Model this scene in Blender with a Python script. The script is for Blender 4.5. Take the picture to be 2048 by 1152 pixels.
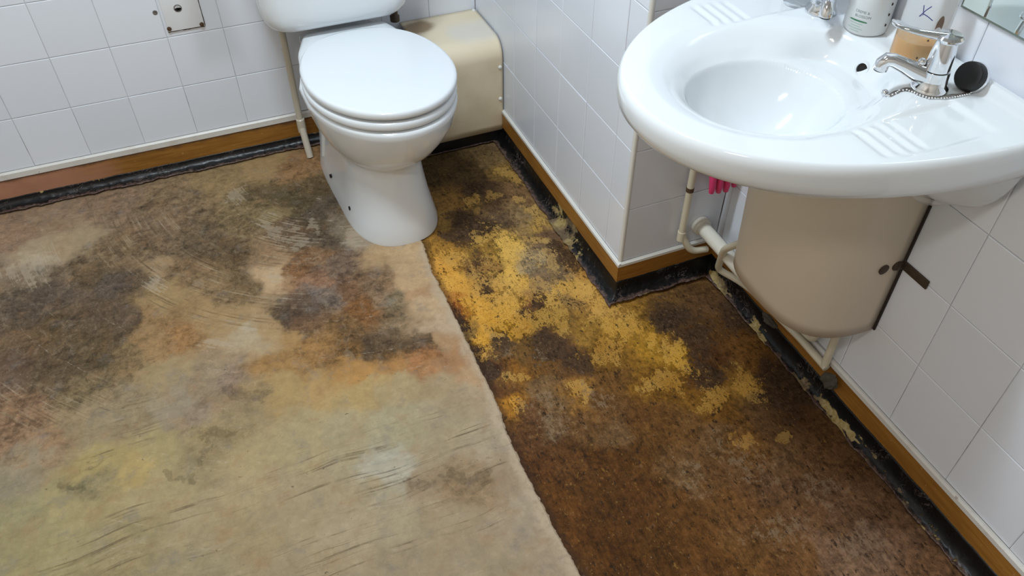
import bpy, bmesh, math, random
import numpy as np
from mathutils import Vector, Matrix, Euler
R_ = random.Random(7)
PI = math.pi
C = bpy.context.scene.collection
for o in list(bpy.data.objects): bpy.data.objects.remove(o)

# ------------------------------------------------------------------ camera, world, lights, exposure
cd = bpy.data.cameras.new('camera'); cam = bpy.data.objects.new('camera', cd); C.objects.link(cam)
cd.sensor_fit = 'HORIZONTAL'; cd.sensor_width = 36.0; cd.lens = 1603.74/2048*36.0; cd.clip_start = .02; cd.clip_end = 50
RM = [[0.924430473, 0.265619459, -0.273632240], [-0.381350003, 0.642589194, -0.664568508], [-0.000689206692, 0.718697036, 0.695323015]]
cam.matrix_world = Matrix(((*RM[0], -0.81105), (*RM[1], -2.26644), (*RM[2], 1.45404), (0, 0, 0, 1)))
S = bpy.context.scene; S.camera = cam
w = bpy.data.worlds.new('world'); S.world = w; w.use_nodes = True
w.node_tree.nodes['Background'].inputs[0].default_value = (.8, .87, 1, 1); w.node_tree.nodes['Background'].inputs[1].default_value = .3
def area(name, loc, sx, sy, power, col, rot=(0, 0, 0)):
    l = bpy.data.lights.new(name, 'AREA'); l.shape = 'RECTANGLE'; l.size = sx; l.size_y = sy; l.energy = power; l.color = col
    o = bpy.data.objects.new(name, l); C.objects.link(o); o.location = loc; o.rotation_euler = rot
    return o
area('ceiling_and_fill_lamp', (-.84, -1.0, 2.36), .55, .14, 32, (.80, .92, 1.0))
area('ceiling_and_fill_lamp', (-1.45, -2.3, 2.36), .55, .14, 12, (1.0, .93, .86))  # this second lamp is a fill, added to lift the shaded areas
S.view_settings.view_transform = 'Standard'; S.view_settings.look = 'None'; S.view_settings.gamma = 1; S.view_settings.use_curve_mapping = False
S.view_settings.exposure = 0.0

# ------------------------------------------------------------------ helpers
def lin(c):
    return tuple(((x/255)/12.92 if x/255 <= .04045 else ((x/255+.055)/1.055)**2.4) for x in c)
def put(o, parent=None, label=None, cat=None, group=None, kind=None):
    C.objects.link(o)
    if parent is not None: o.parent = parent
    if label: o['label'] = label
    if cat: o['category'] = cat
    if group: o['group'] = group
    if kind: o['kind'] = kind
    return o
def mk(name, verts, faces, mat, parent=None, smooth=True, angle=40, **k):
    me = bpy.data.meshes.new(name); me.from_pydata([tuple(v) for v in verts], [], [tuple(f) for f in faces]); me.validate(); me.update()
    bm = bmesh.new(); bm.from_mesh(me); bmesh.ops.recalc_face_normals(bm, faces=bm.faces); bm.to_mesh(me); bm.free()
    if smooth:
        me.shade_smooth(); me.set_sharp_from_angle(angle=math.radians(angle))
    if mat: me.materials.append(mat)
    return put(bpy.data.objects.new(name, me), parent, **k)
def empty(name, loc=(0, 0, 0), **k):
    o = bpy.data.objects.new(name, None); o.location = loc; o.empty_display_size = .05
    return put(o, None, **k)
class MB:
    def __init__(s): s.v = []; s.f = []
    def add(s, v, f):
        b = len(s.v); s.v += [tuple(x) for x in v]; s.f += [tuple(i+b for i in q) for q in f]; return s
    def loft(s, rings, cap0=True, cap1=True, close=True):
        n = len(rings[0]); v = [p for r in rings for p in r]; f = []
        for a in range(len(rings)-1):
            for i in range(n if close else n-1):
                j = (i+1) % n; f.append((a*n+i, a*n+j, (a+1)*n+j, (a+1)*n+i))
        if cap0: f.append(tuple(range(n))[::-1])
        if cap1: f.append(tuple(range((len(rings)-1)*n, len(rings)*n)))
        return s.add(v, f)
    def lathe(s, prof, c=(0, 0, 0), seg=32, M=None):
        rings = []
        for r, z in prof:
            ring = []
            for i in range(seg):
                a = 2*PI*i/seg; p = Vector((r*math.cos(a), r*math.sin(a), z))
                if M is not None: p = M @ p
                ring.append((p.x+c[0], p.y+c[1], p.z+c[2]))
            rings.append(ring)
        return s.loft(rings)
    def tube(s, pts, rad, seg=16, bend=0, steps=6, caps=True):
        P = [Vector(p) for p in pts]
        if bend:
            Q = [P[0]]
            for i in range(1, len(P)-1):
                a, b, c = P[i-1], P[i], P[i+1]
                d1 = min(bend, (a-b).length*.49); d2 = min(bend, (c-b).length*.49)
                p = b+(a-b).normalized()*d1; q = b+(c-b).normalized()*d2
                for k in range(steps+1):
                    t = k/steps; Q.append(p*(1-t)**2+b*2*t*(1-t)+q*t*t)
            Q.append(P[-1]); P = Q
        rads = rad if isinstance(rad, (list, tuple)) else [rad]*len(P)
        T = [(P[min(i+1, len(P)-1)]-P[max(i-1, 0)]).normalized() for i in range(len(P))]
        u = T[0].orthogonal().normalized(); rings = []
        for i in range(len(P)):
            u = (u-T[i]*u.dot(T[i])).normalized(); v = T[i].cross(u)
            rings.append([tuple(P[i]+(u*math.cos(2*PI*k/seg)+v*math.sin(2*PI*k/seg))*rads[i]) for k in range(seg)])
        return s.loft(rings, caps, caps)
    def box(s, lo, hi, bev=0, M=None):
        x0, y0, z0 = lo; x1, y1, z1 = hi
        bm = bmesh.new(); bmesh.ops.create_cube(bm, size=1)
        for v in bm.verts: v.co = Vector((x0+(v.co.x+.5)*(x1-x0), y0+(v.co.y+.5)*(y1-y0), z0+(v.co.z+.5)*(z1-z0)))
        if bev: bmesh.ops.bevel(bm, geom=list(bm.edges), offset=bev, segments=2, affect='EDGES', profile=.6)
        bm.verts.index_update()
        V = [(M @ v.co if M is not None else v.co.copy()) for v in bm.verts]; F = [[v.index for v in f.verts] for f in bm.faces]; bm.free()
        return s.add(V, F)
    def sphere(s, c, r, sc=(1, 1, 1), seg=16, rings=10):
        R = []
        for i in range(1, rings):
            a = PI*i/rings; R.append([(c[0]+sc[0]*r*math.sin(a)*math.cos(2*PI*k/seg), c[1]+sc[1]*r*math.sin(a)*math.sin(2*PI*k/seg), c[2]-sc[2]*r*math.cos(a)) for k in range(seg)])
        return s.loft(R)
    def build(s, name, mat, parent=None, **k): return mk(name, s.v, s.f, mat, parent, **k)
def subdiv(o, lv=2):
    m = o.modifiers.new('subdivision', 'SUBSURF'); m.levels = lv; m.render_levels = lv; return o

# numpy value noise
def vnoise(x, y, seed=0):
    xi = np.floor(x).astype(np.int64); yi = np.floor(y).astype(np.int64); fx = x-xi; fy = y-yi
    fx = fx*fx*(3-2*fx); fy = fy*fy*(3-2*fy)
    def h(a, b):
        n = (a*374761393+b*668265263+seed*974634777) & 0xffffffff
        n = ((n ^ (n >> 13))*1274126177) & 0xffffffff
        return ((n ^ (n >> 16)) & 0xffff)/65535.0
    return (h(xi, yi)*(1-fx)+h(xi+1, yi)*fx)*(1-fy)+(h(xi, yi+1)*(1-fx)+h(xi+1, yi+1)*fx)*fy
def fbm(x, y, seed=0, oct=5):
    s = 0; a = .5; t = 0
    for o in range(oct):
        s = s+a*vnoise(x*2**o, y*2**o, seed+o*17); t += a; a *= .55
    return s/t
def sstep(a, b, x): t = np.clip((x-a)/(b-a), 0, 1); return t*t*(3-2*t)

# ------------------------------------------------------------------ node material helper
class NM:
    def __init__(s, name):
        s.m = bpy.data.materials.new(name); s.m.use_nodes = True; s.t = s.m.node_tree; s.b = s.t.nodes['Principled BSDF']; s._tc = None
    def n(s, typ, **props):
        n = s.t.nodes.new(typ)
        for k, v in props.items(): setattr(n, k, v)
        return n
    def set(s, sock, v):
        if isinstance(v, bpy.types.NodeSocket): s.t.links.new(v, sock)
        elif isinstance(v, (tuple, list)) and len(v) == 3 and sock.type == 'RGBA': sock.default_value = (*v, 1)
        else: sock.default_value = v
    def obj(s):
        if not s._tc: s._tc = s.n('ShaderNodeTexCoord')
        return s._tc.outputs['Object']
    def map(s, vec, scale=(1, 1, 1), rot=(0, 0, 0), loc=(0, 0, 0)):
        m = s.n('ShaderNodeMapping'); s.set(m.inputs[0], vec); m.inputs[1].default_value = loc; m.inputs[2].default_value = rot; m.inputs[3].default_value = scale
        return m.outputs[0]
    def noise(s, scale, detail=6, rough=.6, vec=None, dist=0, out=0):
        n = s.n('ShaderNodeTexNoise'); s.set(n.inputs['Vector'], vec if vec is not None else s.obj())
        n.inputs['Scale'].default_value = scale; n.inputs['Detail'].default_value = detail; n.inputs['Roughness'].default_value = rough; n.inputs['Distortion'].default_value = dist
        return n.outputs[out]
    def math(s, op, a, b=0.0, c=None, clamp=False):
        n = s.n('ShaderNodeMath', operation=op, use_clamp=clamp); s.set(n.inputs[0], a); s.set(n.inputs[1], b)
        if c is not None: s.set(n.inputs[2], c)
        return n.outputs[0]
    def mad(s, a, k, c): return s.math('MULTIPLY_ADD', a, k, c)
    def ss(s, v, a, b, lo=0.0, hi=1.0):
        n = s.n('ShaderNodeMapRange', interpolation_type='SMOOTHSTEP'); s.set(n.inputs[0], v); n.inputs[1].default_value = a; n.inputs[2].default_value = b; n.inputs[3].default_value = lo; n.inputs[4].default_value = hi
        return n.outputs[0]
    def mix(s, f, a, b, mode='MIX'):
        n = s.n('ShaderNodeMix', data_type='RGBA', blend_type=mode); s.set(n.inputs[0], f); s.set(n.inputs[6], a); s.set(n.inputs[7], b); return n.outputs[2]
    def scale(s, col, f):
        n = s.n('ShaderNodeVectorMath', operation='SCALE'); s.set(n.inputs[0], col); s.set(n.inputs[3], f); return n.outputs[0]
    def attr(s, name): return s.n('ShaderNodeAttribute', attribute_name=name)
    def sep(s, v):
        n = s.n('ShaderNodeSeparateXYZ'); s.set(n.inputs[0], v); return n.outputs
    def bump(s, h, dist=.001, strength=1.0):
        n = s.n('ShaderNodeBump'); s.set(n.inputs['Height'], h); n.inputs['Distance'].default_value = dist; n.inputs['Strength'].default_value = strength
        s.t.links.new(n.outputs[0], s.b.inputs['Normal'])
    def col(s, v): s.set(s.b.inputs['Base Color'], v); return s
    def rough(s, v): s.set(s.b.inputs['Roughness'], v); return s
    def inp(s, name, v): s.set(s.b.inputs[name], v); return s
def plain(name, col, rough=.4, metal=0, var=.06, nscale=20, bump=0, **k):
    m = NM(name); n = m.noise(nscale, 5, .6)
    m.col(m.scale(col, m.mad(n, 2*var, 1-var))).rough(rough).inp('Metallic', metal)
    for a, v in k.items(): m.inp(a.replace('_', ' '), v)
    if bump: m.bump(n, bump)
    return m.m

# ceramic
def ceramic(name, col, rough=.1):
    m = NM(name); n = m.noise(6, 3, .5)
    m.col(m.scale(col, m.mad(n, .04, .98))).rough(m.mad(m.noise(30, 4), .06, rough-.03)).inp('Coat Weight', .3).inp('Coat Roughness', .04)
    return m.m
M_cer = ceramic('white_ceramic', (.765, .80, .83))
M_seat = ceramic('white_seat_plastic', (.765, .80, .83), .16)
# tiles
def tilemat(name, base):
    m = NM(name); oi = m.n('ShaderNodeObjectInfo'); r = oi.outputs['Random']
    c = m.scale(base, m.mad(r, .05, .965)); n = m.noise(4, 3)
    c = m.mix(m.mad(n, .12, 0), c, (.70, .69, .70))
    m.col(c).rough(m.mad(m.noise(18, 3), .08, .16))
    m.bump(m.noise(11, 2), .0006, .35); m.inp('Coat Weight', .15)
    return m.m
M_tile = tilemat('white_wall_tile', (.805, .845, .925))
def groutmat():
    m = NM('tile_grout'); z = m.sep(m.obj())[2]; n = m.noise(9, 6, .65); n2 = m.noise(60, 4)
    dirt = m.math('MULTIPLY', m.ss(n, .46, .62), m.ss(z, .55, .12, .10, 1.0))
    c = m.mix(dirt, (.60, .60, .61), (.20, .15, .115)); m.col(m.scale(c, m.mad(n2, .3, .85))).rough(.8); return m.m
M_grout = groutmat()
M_plaster = plain('painted_plaster', (.74, .75, .77), .5, var=.03)
M_dim = plain('magnolia_paint', (.74, .70, .64), .6, var=.03)
# wood skirting
def woodmat(name, c1, c2, pink=False):
    m = NM(name); o = m.obj()
    g = m.noise(1.0, 6, .65, m.map(o, (9, 9, 130)), .4); g2 = m.noise(3, 5); s = m.noise(90, 3)
    c = m.mix(m.ss(g, .3, .7), c1, c2); c = m.scale(c, m.mad(g2, .7, .66))
    c = m.mix(m.ss(s, .68, .74, 0, .5), c, (.62, .40, .20))
    if pink:
        x = m.sep(o)[0]; f = m.ss(m.math('ADD', x, m.mad(m.noise(7, 4), .3, -.15)), -1.12, -1.28)
        c = m.mix(f, c, m.scale((.42, .20, .12), m.mad(m.noise(14, 6), .5, .75)))
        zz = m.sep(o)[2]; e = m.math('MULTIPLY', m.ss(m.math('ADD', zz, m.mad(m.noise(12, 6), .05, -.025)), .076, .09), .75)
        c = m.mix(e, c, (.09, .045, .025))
    m.col(c).rough(.38); m.bump(g, .0007, .5); return m.m
M_wood = woodmat('stained_wood', (.25, .105, .015), (.36, .165, .032))
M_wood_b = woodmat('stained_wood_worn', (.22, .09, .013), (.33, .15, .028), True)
def trimmat():
    m = NM('white_plastic_trim'); n = m.noise(8, 6, .65); n2 = m.noise(40, 5)
    c = m.mix(m.ss(n, .50, .72, 0, .5), (.70, .68, .64), (.48, .40, .31)); m.col(m.mix(m.ss(n2, .66, .72, 0, .7), c, (.30, .20, .13))).rough(.35); return m.m
M_trim = trimmat()
# black cove with glue residue
def covemat():
    m = NM('black_bitumen_cove'); o = m.obj(); a = m.attr('residue').outputs['Fac']
    n = m.noise(34, 9, .72); n2 = m.noise(120, 6, .7); nw = m.noise(16, 6, .6, dist=1.2); n3 = m.noise(9, 4)
    glue = m.ss(m.math('ADD', a, m.mad(n, 1.5, -.75)), .46, .53)
    gcol = m.mix(m.ss(n2, .4, .6), (.30, .21, .065), (.42, .32, .15)); gcol = m.mix(m.ss(n3, .45, .6), gcol, (.15, .105, .06))
    black = m.mix(m.math('MULTIPLY', m.ss(nw, .62, .70, 0, .5), m.ss(m.attr('outer').outputs['Fac'], .3, .7)), (.0050, .0048, .0055), (.10, .075, .075))
    thin = m.math('MULTIPLY', m.ss(m.math('ABSOLUTE', m.mad(m.noise(23, 5, .6, dist=2.0), 1, -.5)), .012, .004), m.ss(n3, .48, .62))
    black = m.mix(m.math('MULTIPLY', thin, .65), black, (.30, .23, .20))
    v = m.attr('outer').outputs['Fac']
    brown = m.ss(m.math('ADD', v, m.mad(n, 1.0, -.5)), .76, .92)
    black = m.mix(brown, black, m.mix(m.ss(n2, .35, .65), (.045, .024, .020), (.15, .095, .075)))
    m.col(m.mix(glue, black, gcol)); m.rough(m.math('MAXIMUM', m.math('MULTIPLY', glue, .5), m.mad(n, .5, .06))); m.inp('Specular IOR Level', .32)
    m.bump(m.math('ADD', m.math('MULTIPLY', glue, 1.2), m.math('ADD', m.math('MULTIPLY', n, .35), m.math('MULTIPLY', thin, .6))), .0026, .7); return m.m
M_cove = covemat()
M_cream = NM('cream_panel')
_n = M_cream.noise(5, 6, .6); _n2 = M_cream.noise(55, 5, .7); _n3 = M_cream.noise(2.2, 3)
_c = M_cream.mix(M_cream.ss(_n, .38, .68), (.80, .685, .50), (.69, .58, .40)); _c = M_cream.mix(M_cream.ss(_n2, .70, .76, 0, .6), _c, (.17, .12, .07))
_at = M_cream.attr('stain').outputs['Fac']; _c = M_cream.mix(M_cream.ss(M_cream.math('ADD', _at, M_cream.mad(_n, .9, -.45)), .35, .8, 0, .85), _c, (.30, .19, .10))
_at2 = M_cream.attr('wear').outputs['Fac']; _c = M_cream.mix(M_cream.ss(M_cream.math('ADD', _at2, M_cream.mad(_n, .8, -.4)), .3, .9, 0, .8), _c, (.72, .68, .60))
M_cream.col(_c).rough(.45); M_cream.bump(_n, .0006, .4); M_cream = M_cream.m
M_shroud = plain('cream_cover_plastic', (.64, .555, .445), .42, var=.05, nscale=3)
def pipemat(name, c, dark):
    m = NM(name); n = m.noise(14, 6, .65); n2 = m.noise(45, 5, .7)
    k = m.mix(m.ss(n, .55, .75, 0, .5), c, (.52, .43, .28)); m.col(m.mix(m.ss(n2, dark, dark+.03), k, (.06, .03, .015))).rough(.3); m.bump(n2, .0008, .3); return m.m
M_pipe = pipemat('cream_painted_pipe', (.68, .62, .48), .71)
M_waste = pipemat('white_waste_pipe', (.72, .69, .60), .80)
M_opipe = pipemat('cream_plastic_pipe', (.52, .47, .38), .84)
M_chrome = plain('chrome', (.80, .81, .83), .07, 1.0, var=.05, nscale=30)
M_rust = plain('rust', (.085, .045, .02), .85, 0, var=.45, nscale=120, bump=.0006)
M_darkm = plain('tarnished_brass', (.075, .055, .038), .5, .5, var=.4, nscale=90, bump=.0004)
M_black = plain('black_rubber', (.004, .004, .0045), .5, var=.3)
M_hole = plain('dark_hole', (.012, .008, .006), .9)
M_pink = plain('pink_rubber', (.80, .055, .20), .45, var=.1)
M_lump = plain('dirt_lump', (.07, .062, .045), .85, var=.5, nscale=70, bump=.002)
M_seal = plain('grubby_sealant', (.15, .135, .12), .6, var=.75, nscale=150, bump=.001)
M_white = plain('white_plastic', (.75, .74, .70), .3, var=.04)
M_plate = plain('white_plate', (.83, .845, .87), .22, var=.03, nscale=5)
M_gap = plain('dark_gap', (.03, .022, .018), .9)

# ------------------------------------------------------------------ setting: walls
W = .2814; L = 1.0007; H = 2.4; XL = -2.2; YF = -3.3
def quadwall(name, verts, mat=M_plaster):
    return mk(name, verts, [(0, 1, 2, 3)], mat, smooth=False, kind='structure')
g = .0022
def slab(name, lo, hi, mat): return MB().box(lo, hi).build(name, mat, smooth=False, kind='structure')
wall_back = slab('wall_back', (XL-.1, g, 0), (.1, .12, H), M_grout)
wall_side = slab('wall_side', (g, -L+g, 0), (W+.1, .0, H), M_grout)
wall_side.name = 'wall_side'
wall_right = slab('wall_right', (W+g, YF-.1, 0), (W+.12, -L+.05, H), M_grout)
wall_left = slab('wall_left', (XL-.1, YF-.1, 0), (XL, 0, H), M_dim)
wall_front = slab('wall_front', (XL, YF-.1, 0), (W, YF, H), M_dim)
ceiling = slab('ceiling', (XL-.1, YF-.1, H), (W+.12, .12, H+.1), M_plaster)

_tc = {}
def tile_mesh(wd, ht):
    k = (round(wd, 4), round(ht, 4))
    if k in _tc: return _tc[k]
    a, b = wd/2-.0006, ht/2-.0006; e = .0016; d = .007; q = .0008
    V = []
    for (x, z, y) in ((a, b, d), (a, b, q), (a-e, b-e, 0)):
        V += [(-x, y, -z), (x, y, -z), (x, y, z), (-x, y, z)]
    F = [(8, 9, 10, 11)]
    for r in (0, 1):
        for i in range(4): j = (i+1) % 4; F.append((r*4+i, r*4+j, r*4+4+j, r*4+4+i))
    me = bpy.data.meshes.new('tile'); me.from_pydata(V, [], F); me.update(); me.materials.append(M_tile)
    bm = bmesh.new(); bm.from_mesh(me); bmesh.ops.recalc_face_normals(bm, faces=bm.faces); bm.to_mesh(me); bm.free()
    _tc[k] = me; return me
def tiles(wall, us, zs, place, rz):
    for a, b in zip(us[:-1], us[1:]):
        for c, d in zip(zs[:-1], zs[1:]):
            o = bpy.data.objects.new('tile', tile_mesh(abs(b-a), d-c)); x, y = place((a+b)/2)
            off = R_.uniform(-.0003, .0003)
            o.location = (x+(off if rz else 0), y+(0 if rz else off), (c+d)/2); o.rotation_euler = (R_.uniform(-.0022, .0022), 0, rz+R_.uniform(-.0022, .0022))
            put(o, wall)
zb = [.112, .267]+[.267+.15*k for k in range(1, 8)]
zs_ = [.112, .2737]+[.2737+.1621*k for k in range(1, 7)]
zr = [.118, .2866]+[.2866+.1623*k for k in range(1, 7)]
tiles(wall_back, [-2.101-.09]+[-.001-.15*k for k in range(14, -1, -1)], zb, lambda u: (u, 0), 0)
tiles(wall_side, [0-.001]+[-.011-.1515*k for k in range(0, 7)]+[-.9955], zs_, lambda u: (0, u), -PI/2)
tiles(wall_side, [.0045, .1695, W-.0005], zs_, lambda u: (u, -L), 0)
tiles(wall_right, [-L+.0, -1.0215]+[-1.0215-.155*k for k in range(1, 14)], zr, lambda u: (W, u), -PI/2)

# corner bead
MB().tube([(.0035, -L+.0035, .11), (.0035, -L+.0035, 1.3)], .0062, 12).build('trim_1', M_white, kind='structure')

# skirting wood and white beads
def boardz(name, p0, p1, nrm, z0, z1, th, mat, bev=.0015, nseg=1, wob=0.0):
    p0 = Vector((*p0, 0)); p1 = Vector((*p1, 0)); n = Vector((*nrm, 0)); d = (p1-p0)
    rings = []; m = max(1, nseg)
    for i in range(m+1):
        p = p0+d*(i/m); wz = wob*(fbm(np.array([i*.31]), np.array([3.3]), 5, 3)[0]-.5)
        prof = [(0, z0+wz), (th, z0+wz), (th, z1-bev*2), (th-bev*2, z1), (0, z1)]
        rings.append([tuple(p+n*a+Vector((0, 0, b))) for a, b in prof])
    return MB().loft(rings).build(name, mat, smooth=False, kind='structure')
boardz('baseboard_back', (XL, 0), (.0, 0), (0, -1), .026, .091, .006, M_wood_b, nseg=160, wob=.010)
boardz('baseboard_side', (0, -.002), (0, -L-.006), (-1, 0), .050, .1005, .006, M_wood, nseg=60, wob=.004)
boardz('baseboard_return', (0, -L), (W, -L), (0, -1), .050, .1005, .006, M_wood, nseg=20, wob=.003)
boardz('baseboard_right', (W, -L), (W, YF), (-1, 0), .050, .1035, .006, M_wood, nseg=140, wob=.005)
boardz('trim_2', (XL, 0), (.0, 0), (0, -1), .0915, .112, .0085, M_trim, .002)
boardz('trim_3', (0, -.002), (0, -L-.0075), (-1, 0), .101, .1125, .0075, M_white, .002)
boardz('trim_4', (0, -L), (W, -L), (0, -1), .101, .1125, .0075, M_white, .002)
boardz('trim_5', (W, -L), (W, YF), (-1, 0), .104, .1185, .0085, M_trim, .002)

# black coves
def cove(name, p0, p1, nrm, h, out, seed, resfn, e0=0, e1=0):
    p0 = np.array(p0, float); p1 = np.array(p1, float); n = np.array(nrm, float); d = p1-p0; Ln = np.linalg.norm(d); d /= Ln
    NS = max(8, int(Ln/.0035)); NP = 14
    s = np.linspace(0, Ln, NS)[:, None]; t = np.linspace(0, 1, NP)[None, :]
    hh = h*(1+.10*(fbm(s*22, s*0+1.5, seed, 4)-.5)); oo = out*(1+.55*(fbm(s*26, s*0+7.5, seed+3, 5)-.5))
    # profile: down the wall then sweeping out over the floor
    a = t*PI/2; px = .0045+(oo-.0045)*(1-np.cos(a))**1.0; pz = .0045+(hh-.0045)*(1-np.sin(a))**1.15
    nz = (fbm(s*70, t*5+s*0, seed+9, 4)-.5)*.0045*(.08+.92*t)
    px = px+nz*np.cos(a)*.6; pz = np.maximum(pz+nz*np.sin(a)*.8, .001)
    mit0 = e0*px; mit1 = e1*px          # mitred ends
    ss = s+mit0*(1-s/Ln)-mit1*(s/Ln)
    X = p0[0]+d[0]*ss+n[0]*px; Y = p0[1]+d[1]*ss+n[1]*px
    V = np.stack([X, Y, pz+0*X], -1).reshape(-1, 3)
    idx = np.arange(NS*NP).reshape(NS, NP)
    F = np.stack([idx[:-1, :-1], idx[1:, :-1], idx[1:, 1:], idx[:-1, 1:]], -1).reshape(-1, 4)
    base = len(V); extra = []; fx = []
    o = mk(name, V.tolist(), F.tolist(), M_cove, angle=80, kind='structure')
    sol = o.modifiers.new('thickness', 'SOLIDIFY'); sol.thickness = .003; sol.offset = -1
    r = resfn(s+0*t, t+0*s).reshape(-1); at = o.data.attributes.new('residue', 'FLOAT', 'POINT'); at.data.foreach_set('value', r.astype(np.float32))
    at = o.data.attributes.new('outer', 'FLOAT', 'POINT'); at.data.foreach_set('value', (t+0*s).reshape(-1).astype(np.float32))
    return o
cove('trim_6', (XL, -.0), (-.30, 0), (0, -1), .031, .036, 11, lambda s, t: .22+.25*(fbm(s*5, t*2, 2, 3)-.5)+.25*sstep(.3, 0, t)*sstep(.55, .7, fbm(s*9, t*0, 8, 3)))
cove('trim_7', (0, -.20), (0, -L-.002), (-1, 0), .052, .036, 21, lambda s, t: .20+.55*np.exp(-((s-.50)/.11)**2)*(.5+.5*t)+.3*(fbm(s*8, t*2, 4, 3)-.5), 0, -1)
cove('trim_8', (0, -L), (W, -L), (0, -1), .052, .034, 31, lambda s, t: .16+.2*sstep(.7, 1, t)+.2*(fbm(s*8, t*2, 5, 3)-.5), -1, 1)
cove('trim_9', (W, -L), (W, YF), (-1, 0), .052, .030, 41, lambda s, t: .15+(.02+.50*sstep(.58, .66, fbm(s*13, t*1.6+s*0, 6, 4))+.16*sstep(.45, .6, s))*sstep(.2, .6, t)+.35*(fbm(s*10, t*2, 7, 3)-.5), 1, 0)

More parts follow.
